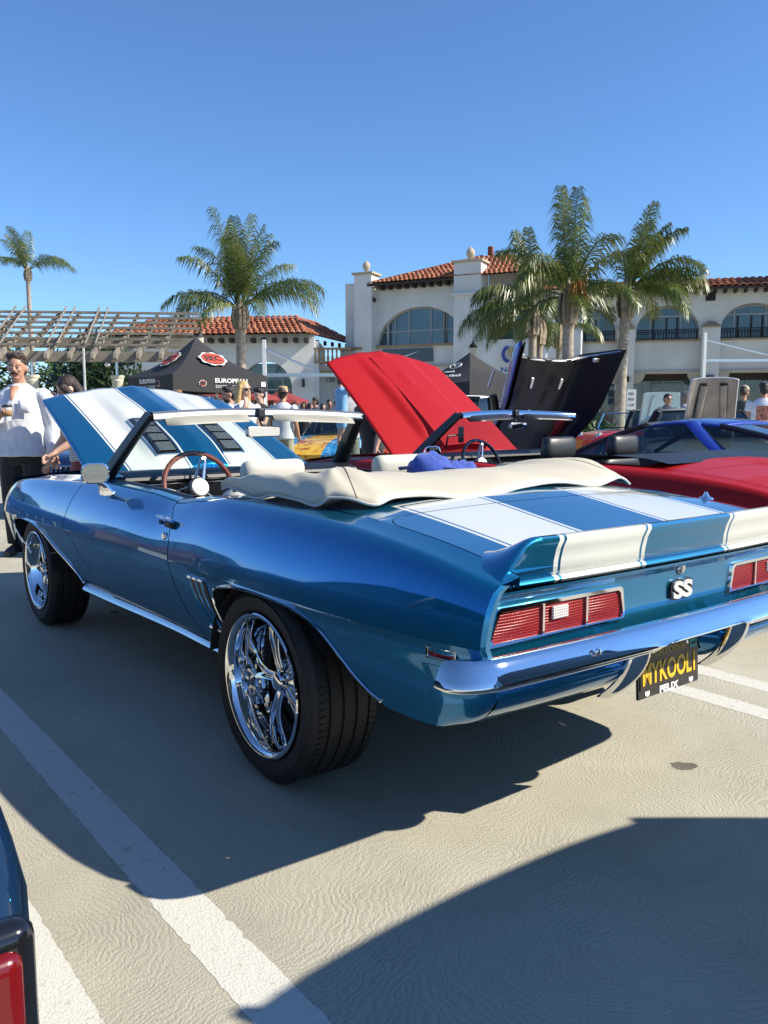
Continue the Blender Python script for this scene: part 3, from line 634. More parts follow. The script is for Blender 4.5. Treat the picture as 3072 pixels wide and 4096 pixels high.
    wg=MB(); wg.add([WM@Vector((x,y,.0135)) for x,y in o8(.059,.044,.03)],[tuple(range(12))]); wg.build('mirror_glass',M['mirrordim'],wmo)
    wf=MB(); wf.tube([(-.90,1.50,.945),(-.88,1.51,.92),(-.86,1.52,.885)],[(.012,.02),(.015,.03),(.02,.05)],10); wf.build('mirror_foot',M['chrome'],wmo)
    # dash
    ds=MB(); ds.grid([[(x,1.93,.955),(x,1.85,.966),(x,1.72+.03*(x/.7)**2,.962-.0*x),(x,1.665,.94),(x,1.66,.925),(x,1.70,.90),(x,1.71,.78),(x,1.74,.66),(x,1.85,.55)] for x in lin(25,-.715,.715)]); dso=ds.build('dashboard',M['black'],root,angle=40)
    for x in (-.50,-.24):
        b_=MB(); b_.prism([(-.115,-.07),(.115,-.07),(.125,-.055),(.115,.06),(.10,.072),(-.10,.072),(-.115,.06),(-.125,-.055)],0,.02,Matrix.Translation((x,1.70,.84))@Matrix.Rotation(PI/2,4,'X')); bo_=b_.build('instrument_pod',M['blackgloss'],dso,bevel=.006)
        o_=[(-.105,-.058),(.105,-.058),(.112,-.046),(.105,.05),(.09,.06),(-.09,.06),(-.105,.05),(-.112,-.046)]; t_=MB(); t_.tube([Matrix.Translation((x,1.677,.84))@Matrix.Rotation(PI/2,4,'X')@Vector((a,b,0)) for a,b in o_+o_[:1]],.0022,6); t_.build('bezel',M['satin'],bo_)
    for x in (-.36,-.345,-.33,-.10,-.08,-.06):
        k=MB(); k.tube([(x,1.70,.83),(x,1.665,.83)],.008 if x<-.2 else .004,8); k.build('switch_knob',M['chrome'],dso)
    rd=MB(); rd.box((-.07,1.70,.84),(.10,.02,.15)); rd.build('radio_panel',M['blackgloss'],dso,bevel=.004)
    # column and wheel
    SW=Matrix.Translation((-.37,1.575,.872))@Matrix.Rotation(R(-22),4,'X')@Matrix.Rotation(PI/2,4,'X')
    cl=MB(); cl.tube([SW@Vector((0,0,-.02)),SW@Vector((0,0,-.32))],.028,12); clo=cl.build('steering_column',M['black'],root)
    rm=MB(); rm.tube([SW@Vector((.19*math.cos(a),.19*math.sin(a),.03)) for a in lin(73,0,2*PI)],[.0135+.0009*math.cos(k*PI) for k in range(73)],10,caps=False); rmo=rm.build('steering_wheel',P['wheelrim'],root)
    for k,a in enumerate((PI/2-.33,PI/2+2*PI/3-.33,PI/2-2*PI/3-.33)):
        for off in(-1,1):
            s_=MB(); d=Vector((math.cos(a),math.sin(a),0)); n_=Vector((-math.sin(a),math.cos(a),0)); s_.tube([SW@(d*.045+n_*off*.024+Vector((0,0,.008))),SW@(d*.12+n_*off*.016+Vector((0,0,.02))),SW@(d*.178+n_*off*.010+Vector((0,0,.03)))],[(.003,.010),(.003,.008),(.003,.007)],8); s_.build('spoke',M['alu'],rmo)
        s_=MB(); s_.box((0,0,0),(.03,.02,.004)); mm=SW@Matrix.Translation(d*.176+Vector((0,0,.032)))@Matrix.Rotation(a,4,'Z'); s_.v=[tuple(mm@Vector(p)) for p in s_.v]; s_.build('spoke_pad',M['alu'],rmo)
    hb_=MB(); hb_.lathe([(0,.052),(.022,.05),(.026,.046),(.045,.044),(.054,.036),(.056,.01),(.05,0),(0,0)],28,SW); hbo=hb_.build('wheel_hub',pm('hub_metal',(.26,.26,.25),.45,1.,var=.05),rmo,angle=25)
    hb_=MB(); hb_.lathe([(.026,.0465),(.028,.049),(.038,.049),(.040,.0462)],28,SW); hb_.lathe([(0,.054),(.014,.053),(.018,.049)],20,SW); hb_.build('horn_ring',M['satin'],hbo)
    lv=MB(); lv.tube([SW@Vector((-.03,0,-.05)),SW@Vector((-.16,.03,-.04)),SW@Vector((-.175,.035,-.035))],[.004,.004,.008],8); lv.build('indicator_stalk',M['chrome'],clo)
    # seats
    for sx in(-1,1):
        se=P['seat']; cx=sx*.36
        def cushion(nm,w,rows,par=None,mat=se):
            # rows: (y,z,halfthick vector) outline ; rounded slab
            mb=MB(); G=[]
            for (y,z,dy,dz,k) in rows:
                ring=[]
                for a in lin(20,0,2*PI)[:-1]:
                    c=math.copysign(abs(math.cos(a))**.45,math.cos(a)); s2=math.copysign(abs(math.sin(a))**.6,math.sin(a))
                    ring.append((cx+c*w*k,y+.17+s2*dy,z+s2*dz))
                G.append(ring)
            mb.grid(G,closev=True); mb.add(G[0],[tuple(range(19))]); mb.add(G[-1],[tuple(range(19))]); return mb.build(nm,mat,par or root,angle=60)
        bs=cushion('seat',.25,[(.82,.50,.07,.0,.96),(.76,.62,.075,.02,1),(.70,.80,.07,.02,.98),(.665,.90,.06,.02,.9),(.655,.935,.045,.01,.75),(.65,.95,.02,.01,.6)])
        cushion('seat_cushion',.25,[(.85,.47,.0,.07,.95),(.95,.50,.0,.07,1),(1.2,.53,.0,.065,1),(1.32,.53,.0,.05,.95)],bs)
        hr=cushion('headrest',.155,[(.64,.945,.03,.0,.78),(.638,.96,.046,.0,.95),(.636,.99,.05,.0,1),(.634,1.02,.05,.0,1),(.632,1.042+hrz,.044,.0,.96),(.63,1.054+hrz,.028,.0,.88),(.63,1.058+hrz,.01,.0,.8)],bs)
        ps=MB(); ps.tube([(cx-.05,.82,.90),(cx-.05,.81,.96)],.006,6); ps.tube([(cx+.05,.82,.90),(cx+.05,.81,.96)],.006,6); ps.build('headrest_post',M['chrome'],bs)
    rb=MB(); rb.grid([[(x,.02,.50),(x,.10,.90),(x,.14,.915),(x,.20,.90),(x,.26,.56),(x,.62,.52),(x,.66,.42)] for x in lin(9,-.60,.60)]); rb.build('rear_seat',P['seat'],root,angle=60)
    cp=MB(); cp.grid([[(sx_*.70,.0,.92),(sx_*.70,.6,.90)] if False else [(sx_,y,.43) for y in lin(4,-.2,1.9)] for sx_ in lin(6,-.68,.68)]); cp.build('carpet',M['under'],root)
    for sx in(-1,1):
        qt=MB(); qt.grid([[(sx*.735,y,.92),(sx*.70,y,.86),(sx*.66,y,.70),(sx*.66,y,.45)] for y in lin(5,-.1,.66)]); qt.build('quarter_lining',P['trim'],root)
    # tail pipes / axle
    axl=MB(); axl.tube([(-.78,0,.336),(.78,0,.336)],.04,12); axl.ball((0,0,.336),(.13,.13,.13)); axl.build('rear_axle',M['under'],root)
    axl=MB(); axl.tube([(-.78,2.743,.336),(.78,2.743,.336)],.04,12); axl.build('front_axle',M['under'],root)
    # wheels
    for (wx,wy,rl,rt,wd,dish) in ((-.882,0,.250,.338,.255,.085),(.882,0,.250,.338,.255,.085),(-.880,2.743,.238,.333,.215,.05),(.880,2.743,.238,.333,.215,.05)):
        wheel(root,wx,wy,rl,rt,wd,dish)
    return root
def wheel(root,wx,wy,rl,rt,wd,dish,style='split'):
    sg=-1 if wx<0 else 1
    B=Matrix.Translation((wx,wy,rt))@Matrix.Rotation(sg*PI/2,4,'Y')  # local +Z points outward
    ty=MB(); h=wd; b=.012
    prof=[(rl-.012,-.012),(rl+.004,.0),(rl+.012,.004),(rl+.03,.010),(rl+.055,.012),(rt-.03,.006),(rt-.014,-.004),(rt-.005,-.018),(rt-.001,-.034)]
    gv=[]
    for k in range(1,5):
        z=-h*k/5-.005; gv+=[(rt,z+.006),(rt-.007,z+.005),(rt-.007,z-.005),(rt,z-.006)]
    prof+=gv+[(rt-.001,-h+.03),(rt-.006,-h+.012),(rt-.02,-h),(rl,-h)]
    ty.lathe(prof,72,B); tyre=ty.build('wheel',M['rubber'],root,angle=30)
    # tread blocks across the outer shoulders
    tb=MB()
    for k in range(90):
        a=2*PI*k/90; 
        for z0,z1,tw in ((-.018,-.045,.0),(-h+.018,-h+.045,.0)):
            ring=[]
            for (aa,zz) in ((a,z0),(a+.034,z0-.0),(a+.045,z1),(a+.011,z1)): 
                ring.append((aa,zz))
            V=[B@Vector((r_*math.cos(aa),r_*math.sin(aa),zz)) for r_ in (rt-.010,rt+.0015) for aa,zz in ring]
            tb.add(V,[(4,5,6,7),(0,1,5,4),(1,2,6,5),(2,3,7,6),(3,0,4,7)])
    tag(tb.build('tread',M['rubber'],tyre,smooth=False),kind='stuff')
    rm=MB(); rm.lathe([(rl-.014,-.014),(rl-.004,.004),(rl,.008),(rl-.004,.0115),(rl-.012,.010),(rl-.020,.002),(rl-.026,-.016),(rl-.030,-dish*.8),(rl-.036,-dish-.01),(rl-.05,-dish-.05),(rl-.055,-h+.03),(rl-.02,-h+.01)],72,B); rim=rm.build('rim',M['chrome'],tyre,angle=40)
    zf=-dish
    if style=='split':
        for k in range(5):
            a0=2*PI*k/5+.31
            for off in(-1,1):
                pts=[]; 
                for t in lin(9):
                    r_=lerp(.045,rl-.030,t); a=a0+off*(.05+.155*t**1.4)+.0; z=zf-.002+.012*math.sin(PI*t)-.016*t
                    pts.append(B@Vector((r_*math.cos(a),r_*math.sin(a),z)))
                s=MB(); s.tube(pts,[(.016,.012)]+[(lerp(.015,.010,t),lerp(.013,.0095,t)) for t in lin(8)],8); s.build('spoke',M['chrome'],tyre,angle=60)
            # web between the pair near the rim
            s=MB(); A=[]
            for t in lin(6):
                a=a0+lerp(-.19,.19,t); A.append([B@Vector((r_*math.cos(a),r_*math.sin(a),z)) for r_,z in ((rl-.028,zf-.008),(rl-.045,zf-.010),(rl-.045,zf-.03))])
            s.grid(A); s.build('spoke_web',M['chrome'],tyre)
            s=MB(); a=a0; c=Vector((.078*math.cos(a0+PI/5),.078*math.sin(a0+PI/5),zf-.028)); s.lathe([(0,.022),(.006,.021),(.010,.014),(.0105,0)],8,B@Matrix.Translation(c)); s.build('lug_nut',M['chrome'],tyre)
    else:
        for k in range(6):
            a0=2*PI*k/6; s=MB(); s.tube([B@Vector((r_*math.cos(a0),r_*math.sin(a0),zf-.01*j)) for j,r_ in enumerate((.03,.10,rl-.03))],[(.014,.03),(.012,.024),(.012,.03)],8); s.build('spoke',M['satin'],tyre)
    hb=MB(); hb.lathe([(0,.030),(.020,.030),(.030,.027),(.034,.022),(.036,.0),(.062,-.008),(.070,-.02),(.07,-.06),(0,-.06)],28,B@Matrix.Translation((0,0,zf))); hb.build('hub_cap',M['chrome'],tyre,angle=28)
    br=MB(); br.lathe([(0,0),(rl-.07,0),(rl-.07,-.02),(0,-.02)],36,B@Matrix.Translation((0,0,-dish-.07))); br.build('brake_disc',M['under'],tyre)
# ---- paints for the main car: white stripes are flat paint on the blue, laid out in the car's own metres
BLUE=(.001,.16,.44); WHITE=(.70,.70,.63)
def blue_coat(m,nt,b):
    # candy metallic: a sharp tinted layer plus scattered flakes, both under clear coat
    tc=N(nt,'TexCoord'); no=N(nt,'TexNoise'); no.inputs['Scale'].default_value=900; nt.links.new(tc.outputs['Object'],no.inputs['Vector'])
    nt.links.new(mixc(nt,no.outputs[0],tuple(c*.85 for c in BLUE),tuple(c*1.15 for c in BLUE)),b.inputs['Base Color'])
    b.inputs['Metallic'].default_value=1; b.inputs['Roughness'].default_value=.10; b.inputs['Coat Weight'].default_value=1; b.inputs['Coat Roughness'].default_value=.012; b.inputs['Coat IOR'].default_value=1.5
    f=N(nt,'BsdfPrincipled'); nt.links.new(mixc(nt,no.outputs[0],tuple(c*.8 for c in FLAKE),tuple(c*1.2 for c in FLAKE)),f.inputs['Base Color']); f.inputs['Metallic'].default_value=.6; f.inputs['Roughness'].default_value=.45; f.inputs['Coat Weight'].default_value=1; f.inputs['Coat Roughness'].default_value=.012
    mx=N(nt,'MixShader'); mx.inputs[0].default_value=.48; nt.links.new(b.outputs[0],mx.inputs[1]); nt.links.new(f.outputs[0],mx.inputs[2]); return mx.outputs[0]
FLAKE=(.002,.205,.37)
def blue_paint(name):
    m,nt,b=mat_new(name); nt.links.new(blue_coat(m,nt,b),nt.nodes['Material Output'].inputs[0]); return m
def stripe_paint(name,inner,outer,yend=None,pin=.016,gap=.010):
    m,nt,b=mat_new(name); tc=N(nt,'TexCoord'); sx=N(nt,'SeparateXYZ'); nt.links.new(tc.outputs['Object'],sx.inputs[0])
    ax=math_(nt,'ABSOLUTE',sx.outputs[0]); y=sx.outputs[1]
    def band(lo,hi): return math_(nt,'MULTIPLY',math_(nt,'GREATER_THAN',ax,lo),math_(nt,'LESS_THAN',ax,hi))
    main=band(inner+pin+gap,outer-pin-gap); p1=band(inner,inner+pin); p2=band(outer-pin,outer)
    if yend is not None:
        lim=lambda e:math_(nt,'LESS_THAN',y,e)
        main=math_(nt,'MULTIPLY',main,lim(yend-pin-gap)); all_=band(inner,outer)
        pe=math_(nt,'MULTIPLY',math_(nt,'MULTIPLY',all_,lim(yend)),math_(nt,'GREATER_THAN',y,yend-pin))
        p1=math_(nt,'MULTIPLY',p1,lim(yend)); p2=math_(nt,'MULTIPLY',p2,lim(yend)); p2=math_(nt,'MAXIMUM',p2,pe)
    mask=math_(nt,'MAXIMUM',main,math_(nt,'MAXIMUM',p1,p2))
    bl=blue_coat(m,nt,b); b=N(nt,'BsdfPrincipled'); b.inputs['Base Color'].default_value=(*WHITE,1)
    mx=N(nt,'MixShader'); nt.links.new(mask,mx.inputs[0]); nt.links.new(bl,mx.inputs[1]); nt.links.new(b.outputs[0],mx.inputs[2]); nt.links.new(mx.outputs[0],nt.nodes['Material Output'].inputs[0])
    b.inputs['Roughness'].default_value=.28; b.inputs['Coat Weight'].default_value=.9; b.inputs['Coat Roughness'].default_value=.015
    return m
def lamp_mat(name,col):
    m,nt,b=mat_new(name); tc=N(nt,'TexCoord'); mp=N(nt,'Mapping'); nt.links.new(tc.outputs['Object'],mp.inputs[0])
    sx=N(nt,'SeparateXYZ'); nt.links.new(tc.outputs['Object'],sx.inputs[0])
    w=lambda o,s:math_(nt,'ABSOLUTE',math_(nt,'SINE',math_(nt,'MULTIPLY',o,s)))
    g=math_(nt,'MAXIMUM',math_(nt,'POWER',w(sx.outputs[0],360),14),math_(nt,'POWER',w(sx.outputs[2],420),14))
    nt.links.new(mixc(nt,g,tuple(c*.7 for c in col),tuple(min(1,c*1.6+.02) for c in col)),b.inputs['Base Color'])
    b.inputs['Roughness'].default_value=.25; b.inputs['Coat Weight'].default_value=.0; b.inputs['Specular IOR Level'].default_value=.3
    bp=N(nt,'Bump'); bp.inputs['Strength'].default_value=.5; bp.inputs['Distance'].default_value=.003; nt.links.new(g,bp.inputs['Height']); nt.links.new(bp.outputs[0],b.inputs['Normal'])
    return m
PB=dict(body=blue_paint('blue_paint'),stripe=stripe_paint('blue_white_stripes',.205,.580,-.335),stripe_hood=stripe_paint('blue_white_hood_stripes',.118,.50,None,.011,.008),
  lamp=lamp_mat('red_lamp',(.22,.003,.004)),rev=lamp_mat('clear_lamp',(.55,.5,.48)),plate=pm('plate_black',(.035,.028,.022),.35,var=.1),yellow=pm('plate_yellow',(.85,.50,.03),.4),plategold=pm('plate_gold',(.62,.40,.09),.4),
  teal=pm('sticker_teal',(.05,.42,.36),.5),trim=pm('black_lining',(.016,.016,.017),.6,bump=.1),seat=M['whitevinyl'],header=pm('header_silver',(.38,.38,.37),.35,.8,var=.05),visor=pm('visor_vinyl',(.31,.295,.24),.55),wheelrim=M['wood'],louvre=pm('louvre_grey',(.16,.17,.17),.4,.5,var=.3,vscale=80))
CAR=camaro('convertible_car',(0,0,0),PB,'metallic blue convertible with two white stripes and rear spoiler','classic cars with raised hoods')
# ---- top boot (a separate cover snapped over the folded roof)
def boot(par):
    Pg=[]; n=121
    keyO=[(-.745,.53,.955),(-.752,.30,.958),(-.752,.02,.963),(-.74,-.20,.970),(-.66,-.325,.972),(-.45,-.335,.975),(0,-.325,.979),(.45,-.335,.975),(.66,-.325,.972),(.74,-.20,.970),(.752,.02,.963),(.752,.30,.958),(.745,.53,.955)]
    keyK=[(-.735,.50,.968),(-.705,.30,1.018),(-.665,.10,1.045),(-.60,-.02,1.055),(-.50,.05,1.058),(-.34,.08,1.035),(0,.08,1.015),(.34,.08,1.03),(.50,.05,1.055),(.60,-.02,1.05),(.665,.10,1.04),(.705,.30,1.018),(.735,.50,.968)]
    keyI=[(-.725,.48,.955),(-.64,.36,.98),(-.58,.28,.98),(-.50,.22,.985),(-.42,.24,.985),(-.30,.24,.97),(0,.24,.955),(.30,.24,.965),(.42,.24,.985),(.50,.22,.985),(.58,.28,.98),(.64,.36,.98),(.725,.48,.955)]
    O=spline(keyO,n); K=spline(keyK,n); I=spline(keyI,n)
    for i in range(n):
        s=i/(n-1)*46; wv=math.sin(s*1.1)*.5+math.sin(s*.47+1)*.5; rear=sm((.0-O[i].y)/.25)
        o=O[i]+Vector((0,.040*wv*rear,.010*wv+.008)); k=K[i]+Vector((0,0,.008*math.sin(s*.6)+.004*math.sin(s*1.7))); ii=I[i]
        col=[]
        for j in range(15):
            t=j/14
            if t<.7:
                q=t/.7; p=o.lerp(k,q); bul=.030*math.sin(PI*q)**.9; d=(k-o); nrm=Vector((-(0-o.x) if abs(o.y)<-.2 else o.x*.6,-.5*rear,0)); nrm=nrm.normalized() if nrm.length>0 else Vector((0,-1,0))
                p=p+Vector((0,0,bul))+nrm*.012*math.sin(PI*q)+Vector((0,0,.006*math.sin(s*1.1+q*4)*(1-q)+.003*math.sin(s*2.3+q*9)))
            else:
                q=(t-.7)/.3; p=k.lerp(ii,q)+Vector((0,0,.012*math.sin(PI*q)))
            col.append(tuple(p))
        Pg.append(col)
    mb=MB(); mb.grid(Pg); b=mb.build('top_boot_cover',M['vinyl'],None,angle=70,solid=.004)
    b.parent=par
    hem=MB(); hem.tube([Vector(c[0])+Vector((0,0,-.002)) for c in Pg],.0055,8); hem.build('hem',M['whitevinyl'],b)
    sti=MB(); sti.tube([Vector(c[1])*.5+Vector(c[2])*.5+Vector((0,0,.0015)) for c in Pg],.0014,5); sti.build('stitching',pm('stitch',(.30,.26,.19),.7),b)
    for i0 in (38,82):
        hm=MB(); hm.tube([Vector(p)+Vector((0,0,.004)) for p in Pg[i0][:11]],.0026,6); hm.build('seam',M['black'] if False else pm('seam_dark',(.24,.20,.15),.6),b)
    st=MB(); st.grid([[(x,y,.93+.03*math.cos(x*2)) for y in lin(4,-.28,.2)] for x in lin(12,-.68,.68)]); st.build('folded_roof',M['black'],par)
boot(CAR)
an=MB(); an.lathe([(0,.03),(.006,.03),(.009,.02),(.012,.018),(.014,.012),(.026,.008),(.03,0)],20,Matrix.Translation((.775,-.62,.918))); an.build('antenna_base',M['chrome'],CAR)
# ================================================================ neighbouring cars
RED=(.33,.004,.005)
PR=dict(PB); PR.update(body=paint('red_paint',RED,.0,.12,.55),stripe=None,stripe_hood=None,seat=pm('black_leather',(.02,.02,.021),.4,bump=.1),visor=M['black'],header=M['chrome'],wheelrim=M['blackgloss'])
PR['stripe']=PR['body']; PR['stripe_hood']=PR['body']; PR['body'].node_tree.nodes['Principled BSDF'].inputs['Specular IOR Level'].default_value=.22
RC=camaro('convertible_car',(2.607,.595,0),PR,'red convertible with black headrests and its scooped red hood raised','classic cars with raised hoods',hood_deg=39.5,HL=1.47,main=False,hrz=.045)
fr=MB(); fr.grid([[(x,y,z) for y,z in ((-.30,.975),(-.15,1.0),(.1,1.01),(.3,.99),(.38,.96))] for x in lin(20,-.70,.70)]); fr.build('folded_soft_top',M['black'],RC)
sc=MB(); Q=[]
for t in lin(20):
    w=lerp(.24,.18,t); h=.05*sm(1.05-t)+.012; Q.append([(x,lerp(0,1.36,t),-.055*t*t+.024+hh) for x,hh in ((-w-.03,-.015),(-w,h*.9),(-w*.5,h),(0,h+.012),(w*.5,h),(w,h*.9),(w+.03,-.015))])
sc.grid(Q); sc.build('hood_scoop',PR['body'],RC,angle=25,loc=(0,2.17,.945),rot=(R(39.5),0,0))
ph=MB(); ph.prism([(-.03,-.065),(.03,-.065),(.036,-.05),(.036,.05),(.03,.065),(-.03,.065),(-.036,.05),(-.036,-.05)],-.006,.006,Matrix.Translation((-.30,1.86,1.10))@Matrix.Rotation(R(15),4,'Z')@Matrix.Rotation(PI/2,4,'X')); ph.build('phone_holder',M['blackgloss'],RC,bevel=.004)
ar=MB(); ar.tube([(-.30,1.865,1.10),(-.42,1.88,1.09),(-.40,1.93,.99)],.008,8); ar.build('phone_arm',M['black'],RC)
# blue cap and folded cloth lying on the boot
cp=MB(); Q=[]
for i in range(10):
    t=i/9; r=.095*math.cos(t*PI/2)**.6; Q.append([(.06+r*1.05*math.cos(a),.22+r*math.sin(a),1.015+.070*math.sin(t*PI/2)*(1+.18*math.sin(2*a+1)+.10*math.sin(5*a+t*7))) for a in lin(25,0,2*PI)[:-1]])
cp.grid(Q,closev=True); M['bluecloth']=pm('blue_cloth',(.02,.06,.33),.85,bump=.3,bscale=120,sheen=.3)
co=cp.build('cap',M['bluecloth'],None,angle=60); tag(co,'crumpled blue cap lying on the cream top cover','cap')
br=MB(); br.grid([[(.06-.09*math.cos(a)-.07*math.sin(a*1)*t*.9-.02,.22+.10*math.cos(a)*(1-.1*t)-.03,1.022+.012*math.sin(a)+.01*t) for t in lin(4)] for a in lin(14,0.2,PI-.2)]); br.build('cap_brim',M['bluecloth'],co,solid=.004)
cl=MB(); cl.grid([[(.20+.13*math.cos(a)*r_,.22+.085*math.sin(a)*r_,1.050-.050*r_**3+.020*math.sin(3*a+r_*5)*r_+.008*math.sin(7*a-r_*9)) for r_ in lin(8,.02,1)] for a in lin(29,0,2*PI)]); tag(cl.build('cloth',M['bluecloth'],None,angle=70,merge=.0005),'crumpled blue cloth heaped beside the cap on the cream cover','cloth')
# ---- generic builder for cars that stand further off
_paints={}
def cpaint(nm,c,fl=.4):
    if nm not in _paints: _paints[nm]=paint(nm,c,fl,1.,.35)
    return _paints[nm]
M['headlamp']=pm('headlamp_glass',(.75,.77,.78),.05,.6,coat=1,var=.05)
M['lampred']=pm('lamp_red',(.13,.003,.004),.2,coat=.4)
def simple_car(name,loc,rz,label,body,S,ax,rw=.33,tw=.75,gh=None,openc=None,hood=None,lamps=(),tails=(),grille=None,wheels=True,group=None,cat='car'):
    root=empty(name,loc,rz,label,cat,group); ys=[a[0] for a in S]
    T=[tab(ys,[a[i] for a in S]) for i in range(1,5)]; zlo,zsh,hw,zc=T
    def zb(y):
        z=zlo(y)
        for a in ax:
            d=(y-a)/(rw+.055)
            if abs(d)<1: z=max(z,rw*.92+math.sqrt(1-d*d)*(rw+.03))
        return min(z,zsh(y)-.10)
    cols=sorted(set([round(v,4) for v in lin(56,ys[0],ys[-1])]+[round(a+(rw+.055)*k,4) for a in ax for k in (-1,-.97,-.9,-.75,-.5,-.2,0,.2,.5,.75,.9,.97,1)])); G=[]
    cols=[y for y in cols if ys[0]<=y<=ys[-1]]
    for y in cols:
        w=hw(y); z0=zb(y); zs=zsh(y); zz=zc(y); zl=zlo(y); H=lambda z:w*(1-.10*max(0,(.62-(z-zl)/(zs-zl)))**1.5*1.6)
        half=[(H(lerp(z0,zs,t)),lerp(z0,zs,t)) for t in (0,.12,.3,.5,.68,.82)]+[(w*.985,lerp(z0,zs,.91)),(w*.94,lerp(z0,zs,.975)),(w*.87,zs+.004),(w*.7,lerp(zs,zz,.55)),(w*.45,lerp(zs,zz,.86)),(w*.2,lerp(zs,zz,.98)),(0,zz)]
        G.append([(-x,y,z) for x,z in half]+[(x,y,z) for x,z in half[-2::-1]])
    if openc:
        ya,yb,wi=openc; mb=MB(); Gs=[]
        mb.grid(G); keep=[]
        for f in mb.f:
            c=sum((Vector(mb.v[i]) for i in f),Vector())/4
            if ya<c.y<yb and abs(c.x)<wi*hw(c.y) : continue
            keep.append(f)
        mb.f=keep
    else: mb=MB().grid(G)
    n=len(G[0]); mb.add(G[0],[tuple(range(n))]); mb.add(G[-1],[tuple(range(n))])
    bd=mb.build('body',body,root,angle=40)
    fl=MB(); fl.box((0,(ys[0]+ys[-1])/2,zlo((ys[0]+ys[-1])/2)+.03),(hw(0)*1.5,(ys[-1]-ys[0])*.82,.05)); fl.build('floor_pan',M['under'],root)
    for a in ax:
        for sg in(-1,1):
            w=MB(); w.grid([[(sg*x,a+(rw+.05)*math.cos(q),rw*.9+(rw+.03)*math.sin(q)) for x in (hw(a)*.96,tw-.28)] for q in lin(16,0,PI)]); w.build('wheel_well',M['under'],root)
            if wheels: wheel(root,sg*tw,a,rw*.66,rw,.2,.03,'six')
    if gh:
        y0,y1,y2,y3,zr,wb,wr=gh['y0'],gh['y1'],gh['y2'],gh['y3'],gh['zr'],gh['wb'],gh['wr']; gm=gh.get('glass',M['carglass']); pc=gh.get('pillar',M['black'])
        zA,zB=zsh(y0)+.02,zsh(y3)+.02
        bA=lambda u:Vector((u*wb,y0+.12*(1-u*u),zA)); tA=lambda u:Vector((u*wr,y1+.05*(1-u*u),zr+.015*(1-u*u)-.01))
        bB=lambda u:Vector((u*wb,y3-.06*(1-u*u),zB)); tB=lambda u:Vector((u*wr,y2-.03*(1-u*u),zr+.015*(1-u*u)-.01))
        g=MB(); g.grid([[bA(u).lerp(tA(u),t)+Vector((0,.03*math.sin(PI*t),.02*math.sin(PI*t))) for t in lin(6)] for u in lin(11,-1,1)]); g.build('windshield',gm,root)
        if not gh.get('screen_only'):
            g=MB(); g.grid([[bB(u).lerp(tB(u),t)+Vector((0,-.03*math.sin(PI*t),.02*math.sin(PI*t))) for t in lin(6)] for u in lin(11,-1,1)]); g.build('rear_window',gm,root)
            rf=MB(); rf.grid([[tA(u).lerp(tB(u),t)+Vector((0,0,.045*math.sin(PI*t)*(1-.3*u*u)+.012-.02*abs(u)**6)) for t in lin(9)] for u in lin(15,-1.03,1.03)]); rf.build('roof',gh.get('roof',body),root,solid=.02)
            for sg in(-1,1):
                g=MB(); ymid=lerp(y1,y2,.55); pts_b=[bA(sg),Vector((sg*wb*1.03,lerp(y0,y3,.5),(zA+zB)/2)),bB(sg)]; pts_t=[tA(sg),Vector((sg*wr*1.02,lerp(y1,y2,.5),zr+.01)),tB(sg)]
                bb=spline(pts_b,13); tt=spline(pts_t,13); g.grid([[b_.lerp(t_,k)+Vector((sg*.02*math.sin(PI*k),0,0)) for k in lin(5)] for b_,t_ in zip(bb,tt)]); g.build('side_window',gm,root)
                k=gh.get('bp',6); bpw=MB(); bpw.tube([bb[k].lerp(tt[k],t)+Vector((sg*(.012+.02*math.sin(PI*t)),0,0)) for t in lin(6)],[(.03,.05*gh.get('bpw',1))]*6,8); bpw.build('pillar',gh.get('bpm',pc),root)
        for sg in(-1,1):
            for b_,t_ in ((bA,tA),(bB,tB)):
                if b_ is bB and gh.get('screen_only'): continue
                p=MB(); p.tube([b_(sg).lerp(t_(sg),t)+Vector((0,0,.02*math.sin(PI*t))) for t in lin(6)],.024,8); p.build('pillar',pc,root)
        p=MB(); p.tube([tA(u)+Vector((0,0,.006)) for u in lin(11,-1,1)],.018,8); p.build('windshield_header',pc,root)
    for (x,y,z,r_) in lamps:
        l=MB(); l.lathe([(0,.05),(r_*.6,.042),(r_*.9,.015),(r_,0),(r_*1.12,.004),(r_*1.15,-.04)],20,Matrix.Translation((x,y,z))@Matrix.Rotation(-PI/2+.25,4,'X')); l.build('headlight',M['headlamp'],root)
    for (x,y,z,a,b_) in tails:
        l=MB(); l.box((x,y,z),(a,.04,b_)); l.build('tail_lamp',M['lampred'],root,bevel=.012)
    if grille:
        x0,x1,y,z0,z1,nb=grille; g=MB(); g.box(((x0+x1)/2,y-.03,(z0+z1)/2),(x1-x0,.04,z1-z0)); go=g.build('grille',M['black'],root)
        for x in lin(nb,x0+.02,x1-.02):
            g=MB(); g.tube([(x,y,z0),(x,y+.012,(z0+z1)/2),(x,y,z1)],.009,6); g.build('grille_bar',M['chrome'],go)
        g=MB(); g.tube([(x0,y,z0),(x1,y,z0),(x1,y,z1),(x0,y,z1),(x0,y,z0)],.014,6); g.build('grille_surround',M['chrome'],go)
